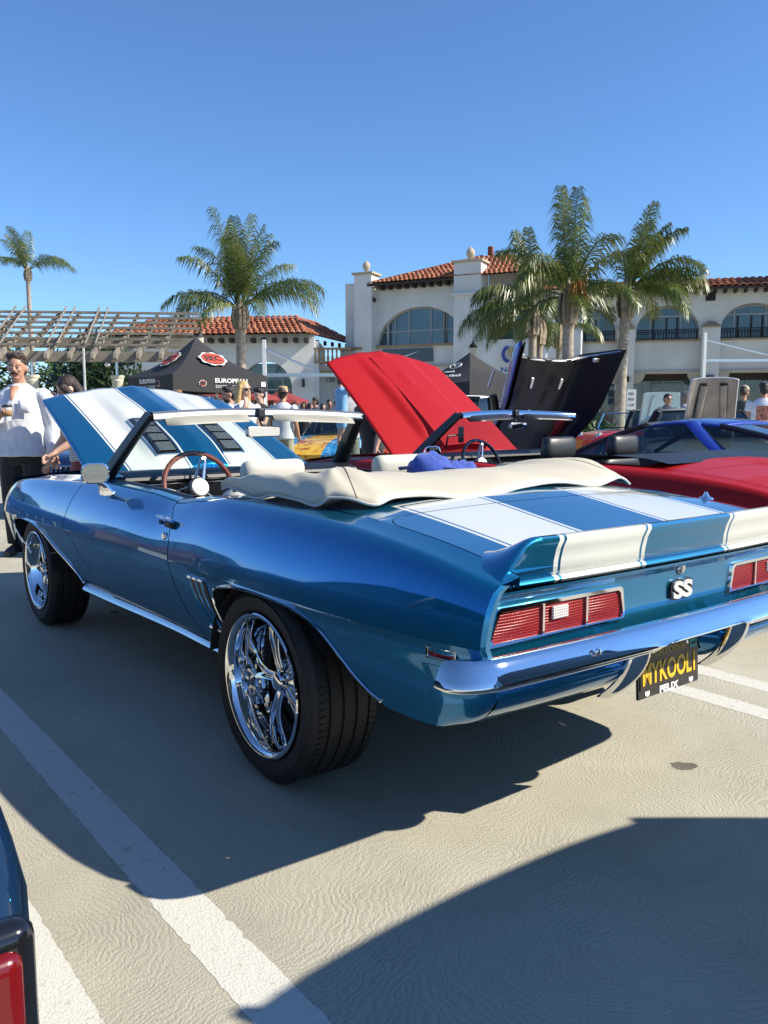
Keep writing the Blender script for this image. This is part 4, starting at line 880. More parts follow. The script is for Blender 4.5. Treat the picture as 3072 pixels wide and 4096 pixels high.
    if hood:
        hy,hz_,l,w0,w1,ang,inner=hood; dirn=1 if l>0 else -1
        h=MB(); A=[]
        for t in lin(12):
            A.append([(u*lerp(w0,w1,t),l*t,.035*(1-u*u)+.0-.03*abs(u)**5-.05*t*t) for u in lin(13,-1,1)])
        h.grid(A); ho=h.build('hood',body,root,loc=(0,hy,hz_),rot=(R(ang)*dirn,0,0),solid=.012)
        h=MB(); h.grid([[(x*.95,y,z-.035) for x,y,z in r_] for r_ in A]); h.build('hood_liner',inner,ho)
        for sx in(-.5,.5):
            h=MB(); h.tube([(sx*w0*1.1,l*.1,-.04),(sx*w1*.8,l*.9,-.075)],[(.015,.04),(.015,.05)],8); h.build('hood_brace',inner,ho)
    return root
SED=lambda L0,L1,zs,hw,zh=.0:[(L0,.45,zs-.12,hw*.80,zs-.10),(L0+.12,.33,zs-.03,hw*.93,zs),(L0+.6,.24,zs,hw,zs+.03),(0.4,.22,zs,hw,zs+.03),(1.6,.22,zs-.01,hw,zs+.02),(2.4,.24,zs-.05-zh,hw,zs-.0-zh),(L1-.35,.26,zs-.12-zh,hw*.97,zs-.06-zh),(L1-.06,.32,zs-.22-zh,hw*.86,zs-.16-zh),(L1,.42,zs-.30-zh,hw*.76,zs-.26-zh)]
GH=lambda **k:dict(dict(y0=1.65,y1=1.0,y2=-.1,y3=-.75,zr=1.36,wb=.70,wr=.56),**k)
GRP='other show cars in the parking lot'
# low blue coupe with forward-hinged front end, next stall beyond the red car
VB=cpaint('deep_blue_paint',(.008,.03,.30),.45)
vt=simple_car('coupe_car',(5.0,1.20,0),0,'low blue coupe with removable roof, beside the red convertible',VB,[(-.95,.42,.80,.80,.84),(-.80,.30,.90,.87,.92),(-.3,.22,.90,.90,.93),(.6,.19,.86,.88,.88),(1.5,.19,.86,.88,.87),(2.0,.2,.80,.88,.83),(2.9,.22,.62,.86,.66),(3.25,.3,.52,.75,.55)],(0,2.44),.325,.76,
  gh=dict(y0=1.80,y1=1.06,y2=.30,y3=-.72,zr=1.165,wb=.72,wr=.53,bp=8,bpw=1.7,bpm=VB,pillar=M['black']),group=GRP)
ch=MB(); A=[]
for t in lin(22):
    row=[]
    for u in lin(33,-1,1):
        x=u*lerp(.70,.86,t); arch=0
        row.append((x,-1.66*t*(1-.17*sm(t)*(1-abs(u)**3.0)),.05*(1-u*u)-.30*max(0,(abs(u)-.5)/.5)**2.4*sm(1.6*t)+.03*math.exp(-((abs(u)-.66)/.12)**2)))
    A.append(row)
ch.grid(A); chn=ch.build('clamshell_hood',VB,vt,loc=(0,3.26,.60),rot=(R(-67),0,0),solid=.02)
if sum(p.normal.z for p in chn.data.polygons)<0: chn.data.flip_normals()
M['hoodblack']=pm('hood_inner_black',(.006,.006,.007),.5,coat=.0,spec=.3,var=.2); chn.data.materials.append(M['hoodblack']); chn.modifiers['solid'].material_offset=1; chn.modifiers['solid'].material_offset_rim=1
ch=MB(); ch.grid([[(x*.97,y,z-.035-.010*math.exp(-((abs(x)-.35)/.08)**2)-.014*math.exp(-(x/.07)**2)) for x,y,z in r_] for r_ in A]); ch.build('hood_liner',M['hoodblack'],chn,angle=60)
for sx in(-1,1):
    w=MB(); w.tube([(sx*(.60+.20*math.cos(q)),-.62-.36*math.cos(q),-.09-.02*math.sin(q)) for q in lin(12,0,PI)],[(.05,.03)]*12,8); w.build('wheel_arch_liner',M['hoodblack'],chn)
    b_=MB(); b_.box((sx*.24,-1.12,-.06),(.05,.13,.03),Matrix.Rotation(sx*.1,3,'Z')); b_.build('hood_bracket',M['satin'],chn,bevel=.008)
    b_=MB(); b_.box((sx*.62,-1.45,-.14),(.09,.05,.03)); b_.build('hood_latch',M['satin'],chn,bevel=.006)
rd=MB(); rd.tube([(-.85+.01,-1.25,-.03),(-.85+.01,-1.05,-.02)],.012,8); rd.build('vent_strip',M['satin'],chn)
hm=MB(); hm.tube([(u*.84,-1.64*(1-.17*(1-abs(u)**3.0)),.05*(1-u*u)-.30*max(0,(abs(u)-.5)/.5)**2.4-.03) for u in lin(25,-.97,.97)],.014,8); hm.build('hood_edge_seal',M['satin'],chn)
# near car on the left: only its tail corner shows
NB=cpaint('midnight_blue_paint',(.004,.022,.06),.5)
ncs=[(-.985,.28,.64,.915,.67),(-.95,.24,.69,.93,.74),(-.6,.22,.82,.94,.88),(.4,.20,.90,.94,.94),(1.6,.20,.88,.94,.92),(2.6,.22,.82,.93,.88),(3.35,.26,.74,.88,.78),(3.6,.34,.60,.74,.62)]
nc=simple_car('coupe_car',(-2.905,-.43,0),R(.5),'dark blue coupe with wide red tail lamps, beside the double white line',NB,ncs,(0,2.72),.33,.80,gh=GH(y0=1.75,y1=.95,y2=-.05,y3=-.62,zr=1.32,wb=.72,wr=.58),group=GRP)
for sg in(-1,1):
    b_=MB(); b_.box((sg*.68,-1.0,.53),(.47,.05,.25)); bo=b_.build('lamp_surround',M['blackgloss'],nc,bevel=.03,seg=4)
    b_=MB(); b_.box((sg*.675,-1.022,.53),(.44,.04,.20)); b_.build('tail_lamp',M['lampred'],bo,bevel=.025,seg=4)
b_=MB(); b_.grid([[(x,-.99+.03*(x/.9)**2+dy,z) for dy,z in ((0,.44),(-.06,.42),(-.075,.36),(-.06,.28),(0,.25))] for x in lin(21,-.90,.90)]); b_.build('rear_bumper',NB,nc,angle=60)
for i,(x_,y_,c_,nm_) in enumerate(((-5.75,-.2,(.02,.02,.022),'unseen black saloon in the stall beyond the dark blue coupe'),(-8.6,.1,(.16,.01,.012),'unseen dark red saloon in the stall beyond the black saloon'),(-11.4,-.1,(.03,.04,.06),'unseen slate grey saloon at the far end of the row'))):  # unseen row added so the convertible's side reflects darker shapes
    simple_car('saloon_car',(x_,y_,0),0,nm_,cpaint('row_paint_%d'%i,c_,.4),SED(-.95,3.5,.90,.90),(0,2.65),.32,.76,gh=GH(),group=GRP,tails=((-.62,-.95,.70,.3,.12),(.62,-.95,.70,.3,.12)))
# car behind the photographer: its shadow falls across the bay
BKC=cpaint('dark_green_paint',(.012,.03,.022),.4)
simple_car('utility_car',(.56,-3.22,0),PI,'dark green utility car parked tail to tail behind the striped convertible',BKC,SED(-.9,3.4,1.02,.90),(0,2.65),.34,.76,gh=GH(y0=2.0,y1=1.4,y2=-.74,y3=-.84,zr=1.58,wb=.76,wr=.68,glass=M['winglass']),group=GRP,tails=((-.66,-.9,.85,.2,.24),(.66,-.9,.85,.2,.24)))
for i,(x_,y_,c_,nm_) in enumerate(((-1.75,9.3,(.012,.05,.16),'unseen mid blue saloon across the aisle, facing the row of show cars'),(-4.6,9.6,(.14,.008,.010),'unseen dark red saloon across the aisle beside the mid blue saloon'),(-7.5,9.4,(.012,.012,.013),'unseen black saloon across the aisle beside the dark red saloon'),(-10.4,9.6,(.35,.35,.34),'unseen silver saloon at the end of the row across the aisle'))):  # unseen cars put in to break up pale reflections in the door
    simple_car('saloon_car',(x_,y_,0),PI,nm_,cpaint('aisle_paint_%d'%i,c_,.4),SED(-.95,3.5,.90,.90),(0,2.65),.32,.76,gh=GH(),group=GRP,lamps=((-.62,3.36,.64,.1),(.62,3.36,.64,.1)),grille=(-.36,.36,3.50,.40,.58,8))
# cars of the row across the aisle and beyond
def at(px,py,d):  # a point d metres ahead of the photographer, px/py in photo pixels
    r=CF+CR*((px-1536)/3313.4)+CU*((2048-py)/3313.4); return CAM_LOC+r*d
def gnd(px,d): p=at(px,1664,d); return (p.x,p.y,0)
FACE=math.atan2(-CF.x,CF.y)   # heading of the view direction
def nose(px,d,rz,L): p=gnd(px,d); return (p[0]+L*math.sin(rz),p[1]-L*math.cos(rz),0)   # where the rear axle stands when the nose is at px,d
simple_car('saloon_car',nose(205,9.9,FACE+PI-.15,3.5),FACE+PI-.15,'dark blue car with upright chrome grille, behind the man with the coffee',cpaint('navy_paint',(.006,.014,.06),.3),SED(-.9,3.5,.86,.90),(0,2.6),.33,.76,gh=GH(screen_only=True,zr=1.28),openc=(-.4,1.5,.75),lamps=((-.62,3.36,.66,.12),(.62,3.36,.66,.12)),grille=(-.36,.36,3.50,.36,.66,12),group=GRP)
def art_mat():
    m,nt,b=mat_new('painted_wrap'); tc=N(nt,'TexCoord'); sx=N(nt,'SeparateXYZ'); nt.links.new(tc.outputs['Object'],sx.inputs[0])
    no=N(nt,'TexNoise'); no.inputs['Scale'].default_value=5; no.inputs['Detail'].default_value=8; no.inputs['Distortion'].default_value=1.2; nt.links.new(tc.outputs['Object'],no.inputs['Vector'])
    bl=ramp(nt,no.outputs[0],[(.3,(.01,.05,.20)),(.5,(.02,.25,.55)),(.7,(.35,.60,.75))]); ye=ramp(nt,no.outputs[0],[(.35,(.30,.03,.01)),(.47,(.75,.35,.02)),(.62,(.85,.50,.05))])
    st=math_(nt,'LESS_THAN',math_(nt,'ABSOLUTE',sx.outputs[0]),.33); nt.links.new(mixc(nt,st,bl,ye),b.inputs['Base Color']); b.inputs['Roughness'].default_value=.35; b.inputs['Coat Weight'].default_value=.6
    return m
POR=[(-.85,.45,.70,.70,.72),(-.7,.30,.84,.86,.90),(0,.2,.88,.90,.98),(.8,.2,.86,.86,.9),(1.5,.2,.82,.85,.86),(2.2,.22,.80,.86,.80),(2.7,.25,.70,.82,.68),(3.0,.36,.54,.68,.52)]
simple_car('sports_car',nose(1215,15.6,FACE+PI-.28,3.0),FACE+PI-.28,'sports car painted bright blue with a yellow and orange centre band',art_mat(),POR,(0,2.3),.32,.76,gh=GH(y0=1.45,y1=.85,y2=.2,y3=-.55,zr=1.28,wb=.66,wr=.5),lamps=((-.6,2.62,.70,.11),(.6,2.62,.70,.11)),group=GRP)
simple_car('sports_car',nose(1425,16.6,FACE+PI-.3,3.0),FACE+PI-.3,'orange sports car behind the red raised hood',cpaint('orange_paint',(.62,.08,.01),.2),POR,(0,2.3),.32,.76,gh=GH(y0=1.45,y1=.85,y2=.2,y3=-.55,zr=1.27,wb=.66,wr=.5),lamps=((-.6,2.62,.70,.11),(.6,2.62,.70,.11)),group=GRP)
simple_car('sports_car',nose(1330,21,FACE+PI-.3,3.0),FACE+PI-.3,'dark red sports car behind the painted sports car',cpaint('maroon_paint',(.16,.006,.008),.3),POR,(0,2.3),.32,.76,gh=GH(y0=1.45,y1=.85,y2=.2,y3=-.55,zr=1.27,wb=.66,wr=.5),lamps=((-.6,2.62,.70,.11),(.6,2.62,.70,.11)),group=GRP)
simple_car('utility_car',gnd(775,19.5),FACE+PI*.5,'black utility car under the black canopy tent',cpaint('black_paint',(.008,.008,.009),.2),SED(-.9,3.3,1.0,.92),(0,2.6),.35,.78,gh=GH(y0=2.0,y1=1.4,y2=-.5,y3=-.8,zr=1.70,wb=.78,wr=.66),group=GRP)
simple_car('pickup_truck',gnd(1925,22.5),FACE+PI*.8,'olive green truck with white roof, under the tent with winged badges',cpaint('olive_paint',(.12,.17,.04),.1),SED(-.9,3.3,1.05,.90),(0,2.5),.36,.76,gh=GH(y0=1.6,y1=1.3,y2=.4,y3=.2,zr=1.72,wb=.74,wr=.68,roof=M['white']),group=GRP,cat='truck')
C1=[(-1.1,.42,.66,.72,.70),(-.9,.30,.82,.84,.84),(-.3,.22,.88,.88,.90),(.5,.2,.84,.84,.86),(1.4,.2,.86,.85,.90),(2.2,.22,.86,.86,.88),(2.7,.25,.80,.83,.80),(3.0,.36,.66,.70,.66)]
simple_car('roadster_car',gnd(2790,20.5),FACE+PI*.54,'bright red roadster with spoked wheels beyond the blue coupe',cpaint('bright_red_paint',(.60,.008,.010),.1),C1,(0,2.55),.33,.72,gh=GH(screen_only=True,y0=1.3,y1=1.0,zr=1.22,wb=.62,wr=.55,pillar=M['chrome']),openc=(-.2,1.2,.7),lamps=((-.6,2.8,.74,.09),(.6,2.8,.74,.09)),group=GRP)
simple_car('roadster_car',gnd(2500,25),FACE+PI*.9,'steel blue roadster with chrome windshield, behind the red roadster',cpaint('steel_blue_paint',(.02,.06,.17),.35),SED(-.9,3.2,.86,.86),(0,2.4),.32,.72,gh=GH(screen_only=True,zr=1.30,pillar=M['chrome'],glass=M['wsglass'],y0=1.4,y1=1.1),openc=(-.3,1.25,.7),lamps=((-.6,3.1,.60,.09),(.6,3.1,.60,.09)),group=GRP)
simple_car('hatchback_car',gnd(2610,23),FACE+PI*.93,'pale cyan car with its hood propped open',cpaint('pale_cyan_paint',(.45,.62,.60),.0),SED(-.9,3.2,.86,.84),(0,2.4),.31,.70,gh=GH(),hood=(1.9,.92,1.25,.62,.55,-250,cpaint('pale_cyan_paint',(.45,.62,.60),.0)) if False else (1.75,.95,.95,.52,.44,68,cpaint('pale_cyan_paint',(.45,.62,.60),.0)),group=GRP)
simple_car('coupe_car',gnd(2775,13.2),FACE+PI*.92,'white coupe with its hood raised to show a grey metal underside',cpaint('white_car_paint',(.62,.62,.60),.0),SED(-.9,3.3,.92,.88),(0,2.5),.32,.74,gh=GH(y0=1.5,zr=1.30),hood=(1.75,.95,.95,.34,.30,58,pm('grey_hood_liner',(.18,.165,.15),.28,.7,var=.3,vscale=3)),group=GRP)
# ================================================================ buildings
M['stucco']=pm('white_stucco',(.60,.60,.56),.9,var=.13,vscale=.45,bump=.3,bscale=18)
M['stuccocream']=pm('cream_stucco',(.54,.53,.47),.9,var=.13,vscale=.45,bump=.3,bscale=18)  # arcade stucco, slightly darker and yellower than the white
M['trimbrown']=pm('tan_trim',(.30,.21,.12),.85,var=.12,vscale=3)
M['darkwood']=pm('dark_timber',(.035,.022,.015),.75,var=.3,vscale=4)
M['mullion']=pm('window_frame',(.30,.32,.31),.5,var=.05)
M['iron']=pm('black_iron',(.012,.012,.013),.5)
M['stone']=pm('cast_stone',(.42,.36,.26),.9,var=.15,vscale=6,bump=.5,bscale=30)
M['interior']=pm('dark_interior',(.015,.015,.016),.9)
def tile_mat():
    m,nt,b=mat_new('clay_tile'); oi=N(nt,'ObjectInfo'); tc=N(nt,'TexCoord'); no=N(nt,'TexNoise'); no.inputs['Scale'].default_value=2.5; no.inputs['Detail'].default_value=6; nt.links.new(tc.outputs['Object'],no.inputs['Vector'])
    a=ramp(nt,oi.outputs['Random'],[(0,(.22,.055,.025)),(.35,(.33,.10,.045)),(.7,(.42,.15,.07)),(1,(.46,.22,.12))])
    nt.links.new(mixc(nt,math_(nt,'MULTIPLY',no.outputs[0],.45),a,(.16,.07,.04)),b.inputs['Base Color']); b.inputs['Roughness'].default_value=.85; return m
M['tile']=tile_mat()
class Frame:
    def __init__(s,px,D,alpha,k=1.):
        a=R(alpha); fh=Vector((CF.x,CF.y,0)).normalized(); rh=Vector((fh.y,-fh.x,0)); s.e=rh*math.cos(a)-fh*math.sin(a); s.n=rh*math.sin(a)+fh*math.cos(a); p=at(px,1664,D); s.o=Vector((p.x,p.y,0)); s.k=k
        s.rz=math.atan2(s.e.y,s.e.x)
    def z(s,z): return 1.25+(z-1.25)*s.k
def facade(name,parent,mat,u0,u1,z0,z1,v,ops,thick=.45,n=60):
    '''wall in the plane y=v of its parent; ops=(uL,uR,zs,top(u)) are real openings'''
    mb=MB(); cuts=sorted(set([u0,u1]+[q for o in ops for q in (o[0],o[1])])); cols=[]
    for a,b in zip(cuts[:-1],cuts[1:]):
        op=[o for o in ops if o[0]<=a+1e-6 and b<=o[1]+1e-6]
        if not op: mb.add([(a,v,z0),(b,v,z0),(b,v,z1),(a,v,z1)],[(0,1,2,3)]); continue
        o=op[0]; us=[(a+b)/2-(b-a)/2*math.cos(PI*i/28) for i in range(29)]
        if o[2]>z0+.01: mb.add([(a,v,z0),(b,v,z0),(b,v,o[2]),(a,v,o[2])],[(0,1,2,3)])
        mb.grid([[(u,v,o[3](u)),(u,v,z1)] for u in us]); mb.grid([[(u,v,o[3](u)),(u,v+thick,o[3](u))] for u in us])
        mb.grid([[(u,v,o[2]),(u,v+thick,o[2])] for u in (a,b)])
        for u in (a,b): mb.grid([[(u,v,z),(u,v+thick,z)] for z in (o[2],o[3](u))])
    mb.add([(u0,v,z0),(u0,v+thick,z0),(u0,v+thick,z1),(u0,v,z1)],[(0,1,2,3)]); mb.add([(u1,v,z0),(u1,v+thick,z0),(u1,v+thick,z1),(u1,v,z1)],[(0,1,2,3)]); mb.add([(u0,v,z1),(u1,v,z1),(u1,v+thick,z1),(u0,v+thick,z1)],[(0,1,2,3)])
    return mb.build(name,mat,parent,smooth=False,merge=.001)
def arch(c,h,zs,zt): return lambda u:zs+(zt-zs)*math.sqrt(max(0,1-((u-c)/h)**2))
def bx(parent,name,mat,u,v,z,du,dv,dz,bevel=0):
    mb=MB(); mb.box((u,v,z),(du,dv,dz)); return mb.build(name,mat,parent,smooth=False,bevel=bevel)
def arched_window(parent,c,h,zs,zspring,zt,v,verts,horiz,seg=28):
    f=arch(c,h,zspring,zt); us=[c-h*math.cos(PI*i/seg) for i in range(seg+1)]
    w=MB(); w.grid([[(u,v,zs),(u,v,f(u))] for u in us]); wo=w.build('window',M['winglass'],parent,smooth=False)
    for u in verts:
        bx(wo,'mullion',M['mullion'],c+u,v-.03,(zs+f(c+u))/2,.09,.08,f(c+u)-zs)
    for z in horiz:
        hh=h if z<=zspring else h*math.sqrt(max(0,1-((z-zspring)/(zt-zspring))**2)); bx(wo,'mullion',M['mullion'],c,v-.03,z,2*hh,.075,.09)
    fr=MB(); fr.tube([(u,v-.03,f(u)-.03) for u in us],.06,6); fr.build('window_frame',M['mullion'],wo)
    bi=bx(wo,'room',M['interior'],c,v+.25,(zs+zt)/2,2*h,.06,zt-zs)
    return wo
_tm=None
def tile_mesh(w,l):
    mb=MB(); A=[]
    for t,y in ((1.0,-.03),(.84,l)):
        A.append([(w*.5*t*math.cos(a),y,w*.34*t*math.sin(a)+(.05 if y<0 else 0)) for a in lin(6,PI,0)])
    mb.grid(A); mb.add([(x,y,z) for x,y,z in A[0]]+[(x*.8,y,z*.62) for x,y,z in A[0]],[(i,i+1,i+7,i+6) for i in range(5)]); return mb.mesh('tile',True,50)
def tile_slope(parent,A,B,Cc,D,w=.34,l=.46,part=True):
    '''clay tiles laid on the slope A-B (eave) to D-Cc (top)'''
    A,B,Cc,D=map(Vector,(A,B,Cc,D)); deck=MB(); deck.add([A,B,Cc,D],[(0,1,2,3)]); dk=deck.build('roof_deck',M['darkwood'],parent,smooth=False)
    ex=(B-A).normalized(); nn=(B-A).cross(D-A).normalized(); nn=nn if nn.z>0 else -nn; up=nn.cross(ex).normalized(); up=up if up.z>0 else -up
    H=(D-A).dot(up); m=tile_mesh(w,l); rows=int(H/l)
    base=Matrix((( ex.x,up.x,nn.x),(ex.y,up.y,nn.y),(ex.z,up.z,nn.z)))
    for r_ in range(rows):
        t=r_*l/H; a=A.lerp(D,t); b=B.lerp(Cc,t); L=(b-a).length; n=max(1,int(L/w))
        for i in range(n):
            p=a+ex*((i+.5)*L/n)+nn*.02; o=link('tile',m,M['tile'],dk); o.location=p; o.rotation_euler=base.to_euler()
            o.rotation_euler.z+=random.uniform(-.02,.02)
def rail(parent,u0,u1,v,z0,z1,n):
    ro=MB(); ro.tube([(u0,v,z1),(u1,v,z1)],.035,6); r_=ro.build('balcony_rail',M['iron'],parent)
    lo=MB(); lo.tube([(u0,v,z0+.08),(u1,v,z0+.08)],.025,6); lo.tube([(u0,v,lerp(z0,z1,.82)),(u1,v,lerp(z0,z1,.82))],.02,6); tag(lo.build('lower_rail',M['iron'],r_),kind='stuff')
    for i in range(n):
        u=lerp(u0,u1,(i+.5)/n); b=MB(); b.box((u,v,(z0+z1)/2),(.04,.04,z1-z0)); b.build('baluster',M['iron'],r_,smooth=False)
def finial(parent,u,v,z,s):
    f=MB(); f.lathe([(0,1.0),(.12,.93),(.27,.74),(.32,.55),(.27,.36),(.14,.2),(.10,.12),(.2,.05),(.24,0)],16,Matrix.Translation((u,v,z))@Matrix.Diagonal((s,s,s,1))); f.build('finial',M['stone'],parent)
# ---- middle building: two-storey stucco with a big arched window
F=Frame(1509,60.8,25,1.6); K=1.6; Z=F.z
mb_=empty('stucco_building',F.o,F.rz,'white stucco building with big arched window and clay tile hip roof','building')
u=lambda a:a*K
facade('wall',mb_,M['stucco'],u(-1.6),u(5.15),0,Z(7.0)+.42,0,[(u(.05),u(3.77),Z(4.40),lambda q:arch(u(2.11),u(2.08),Z(4.40),Z(6.04))(q)),(u(.5),u(3.2),.0,lambda q:Z(3.2))],thick=.5)
arched_window(mb_,u(2.11),u(2.08),Z(4.40),Z(4.40),Z(6.03),.42,(u(-1.3),u(-.62),u(.44),u(1.18)),(Z(5.02),))
bx(mb_,'sill',M['trimbrown'],u(1.7),-.1,Z(4.36),u(4.5),.3,.14)
bx(mb_,'side_wall',M['stucco'],u(-1.55),u(3)/2+.25,Z(6.95)/2,.2,u(3),Z(6.95))
for (a,b,zt,vd,bs,bz) in ((3.92,5.12,7.66,-.55,.95,7.72),(-.86,.0,7.52,-.45,.9,7.58)):
    bx(mb_,'pier',M['stucco'],u((a+b)/2),vd+.2,Z(zt)/2,u(b-a),1.3,Z(zt)); bx(mb_,'pier_cap',M['stone'],u((a+b)/2),vd+.2,Z(zt)+.09,u(b-a)+.3,1.6,.16,.03); finial(mb_,u((a+b)/2),vd+.2,Z(zt)+.17,bs)
bx(mb_,'pier',M['stucco'],u(-1.25),2.6,Z(7.1)/2,u(.7),1.3,Z(7.1)); bx(mb_,'pier_cap',M['stone'],u(-1.25),2.6,Z(7.1)+.09,u(.7)+.3,1.6,.16,.03); finial(mb_,u(-1.25),2.6,Z(7.1)+.17,.85)
bx(mb_,'pier_base',M['stucco'],u(-1.05),-.35,Z(4.2)/2,u(1.0),.9,Z(4.2)); bx(mb_,'base_cap',M['trimbrown'],u(-1.05),-.35,Z(4.2)+.12,u(1.0)+.3,1.2,.24,.06)
bx(mb_,'pier_moulding',M['stucco'],u(4.5),-1.0,Z(6.35),u(1.35),.35,.16)
for i in range(10):
    b=MB(); b.box((u(.35+.39*i),-.42,Z(6.95)),(.26,.9,.34)); b.build('corbel',M['darkwood'],mb_,smooth=False,bevel=.03)
bx(mb_,'fascia',M['darkwood'],u(1.9),-.9,Z(7.03),u(4.2),.12,.16)
ez=Z(7.08)
tile_slope(mb_,(u(.05),-.95,ez),(u(8.6),-.95,ez),(u(4.9),4.9,Z(8.55)),(u(4.0),4.9,Z(8.55)))
tile_slope(mb_,(u(-1.3),11,ez),(u(-.15),-.95,ez),(u(4.0),4.9,Z(8.55)),(u(4.0),5.1,Z(8.55)))
bx(mb_,'ridge_pot',M['tile'],u(4.35),4.9,Z(8.75),.4,.4,.7,.1)
bx(mb_,'shop_glass',M['winglass'],u(1.85),.45,Z(3.2)/2,u(2.7),.05,Z(3.2))
so_=bx(mb_,'shop_sign',M['blackgloss'],u(1.53),-.08,Z(3.93),u(2.42),.16,.95)
sw=MB(); sw.add([(u(.85)+q*1.0,-.17,Z(3.93)+z) for q,z in ((0,-.02),(.35,-.22),(.9,-.12),(2.1,.30),(1.0,.0),(.55,-.06),(.35,.02),(.42,.12),(.15,.08))],[tuple(range(9))]); sw.build('sign_mark',M['white'],so_,smooth=False)
bx(mb_,'lower_band',M['stone'],u(1.8),-.1,Z(3.45),u(6.7),.25,.1)
lk=MB(); lk.lathe([(0,-.25),(.12,-.2),(.16,0),(.05,.06),(.02,.14)],10,Matrix.Translation((u(.05),-.6,Z(6.45)))); lk.build('eave_lamp',M['iron'],mb_)
facade('wing_wall',mb_,M['stucco'],u(5.15),u(9.2),0,Z(6.3)+.3,.1,[(u(4.75+.42),u(7.9),Z(4.12),lambda q:arch(u(6.3),u(1.62),Z(4.3),Z(5.62))(q)),(u(5.6),u(8.6),0,lambda q:Z(3.0))],thick=.6)
arched_window(mb_,u(6.3),u(1.6),Z(4.12),Z(4.3),Z(5.6),.68,(u(-.7),u(.0),u(.7)),(Z(5.0),)); rail(mb_,u(5.2),u(7.9),.15,Z(4.12),Z(4.52),24); bx(mb_,'sill',M['trimbrown'],u(6.5),.02,Z(4.08),u(2.9),.24,.1); bx(mb_,'wing_shop_glass',M['winglass'],u(7.1),.75,Z(3.0)/2,u(3.0),.05,Z(3.0))
tile_slope(mb_,(u(5.2),-.5,Z(6.32)),(u(9.3),-.5,Z(6.32)),(u(9.3),1.6,Z(6.85)),(u(5.2),1.6,Z(6.85)))
bx(mb_,'upper_wall',M['stucco'],u(7.1),1.6,Z(6.9),u(4.2),.6,u(1.0))
# ---- right building: long two-storey arcade with iron balconies
F=Frame(2800,54.4,13,1.6); Z=F.z
rb_=empty('arcade_building',F.o,F.rz,'long cream two-storey arcade with arched balcony windows and tiled eave','building')
cs=[-4.66,-1.39,1.88,5.15,8.42]; ops=[]
for c in cs: ops.append((u(c-1.22),u(c+1.22),Z(4.31),(lambda cc:lambda q:arch(u(cc),u(1.225),Z(4.72),Z(5.70))(q))(c)))
facade('wall',rb_,M['stuccocream'],u(-6.3),u(10.2),Z(3.02),Z(6.25)+.28,0,ops,thick=.8)
for c in cs:
    wo=arched_window(rb_,u(c),u(1.22),Z(4.31),Z(4.72),Z(5.68),.75,(u(-.66),u(.54)),(Z(5.30),))
    for a in (-.52,.0,.42): bx(wo,'door_stile',M['darkwood'],u(c+a),.68,Z(4.78),.10,.06,Z(5.25)-Z(4.31))
    rail(rb_,u(c-1.22),u(c+1.22),.08,Z(4.31),Z(4.72),22); bx(rb_,'sill',M['trimbrown'],u(c),-.04,Z(4.28),u(2.5),.24,.10)
    bx(rb_,'shop_glass',M['winglass'],u(c),1.9,Z(2.9)/2,u(2.6),.06,Z(2.9)); bx(rb_,'lintel_board',M['darkwood'],u(c),1.2,Z(2.88),u(2.6),.1,.55)
    for a in (-.8,0,.8): bx(rb_,'shop_mullion',M['mullion'],u(c+a),1.84,Z(2.7)/2,.08,.08,Z(2.7))
    bx(rb_,'shop_transom',M['mullion'],u(c),1.84,Z(2.35),u(2.6),.08,.08)
    bx(rb_,'soffit_beam',M['stone'],u(c),.1,Z(3.0),u(2.66),.5,.2)
for c in cs:
    p=u(c-1.635); bx(rb_,'pier',M['stuccocream'],p,-.3,Z(4.75)/2,u(.68),.8,Z(4.75)); cap=MB(); cap.lathe([(0,.42),(.35,.36),(.55,.2),(.72,.1),(.74,0)],4,Matrix.Translation((p,-.3,Z(4.75)))@Matrix.Rotation(PI/4,4,'Z')); cap.build('pier_cap',M['trimbrown'],rb_,smooth=False)
    bx(rb_,'bracket',M['darkwood'],p,-.75,Z(2.72),.5,.3,.35)
    for sg in(-1,1):
        q=MB(); q.prism([(0,0),(.75,0),(.72,-.28),(.55,-.55),(.28,-.72),(0,-.75)],-.2,.2,Matrix.Translation((p+sg*u(.34),.0,Z(3.0)))@Matrix.Diagonal((sg,1,1,1))@Matrix.Rotation(PI/2,4,'X')); q.build('corbel',M['stone'],rb_,smooth=False)
for i in range(43):
    q=u(-6.1+.38*i); b=MB(); b.box((q,-.35,Z(6.16)),(.14,.7,.22)); b.build('rafter_tail',M['darkwood'],rb_,smooth=False)
bx(rb_,'fascia',M['darkwood'],u(1.95),-.75,Z(6.27),u(16.5),.1,.14)
tile_slope(rb_,(u(-5.4),-.8,Z(6.30)),(u(10.2),-.8,Z(6.30)),(u(10.2),1.1,Z(6.78)),(u(-5.4),1.1,Z(6.78)),.42,.46)
bx(rb_,'upper_wall',M['stuccocream'],u(1.95),1.6,Z(6.45),u(16.5),1.0,.7)
vt_=MB(); vt_.lathe([(0,.5),(.25,.45),(.35,.3),(.35,.1),(.25,0),(.25,-.4)],14,Matrix.Translation((u(.1),2.0,Z(6.95)))); vt_.build('roof_vent',M['satin'],rb_)
bx(rb_,'vent_box',M['interior'],u(.22),-.03,Z(5.98),u(.36),.12,.5)
hr=empty('tower_roof',at(3090,1664,52).to_tuple()[:2]+(0,),F.rz,'corner of a tiled roof with timber eave above the arcade','roof'); tile_slope(hr,(0,0,11.2),(7,0,11.2),(7,3,13.2),(2.4,3,13.2),.42,.46); bx(hr,'tower_wall',M['stuccocream'],4.4,2.2,5.6,6.4,2.6,11.2); bx(hr,'eave',M['darkwood'],3.5,.9,11.05,7,1.9,.2)
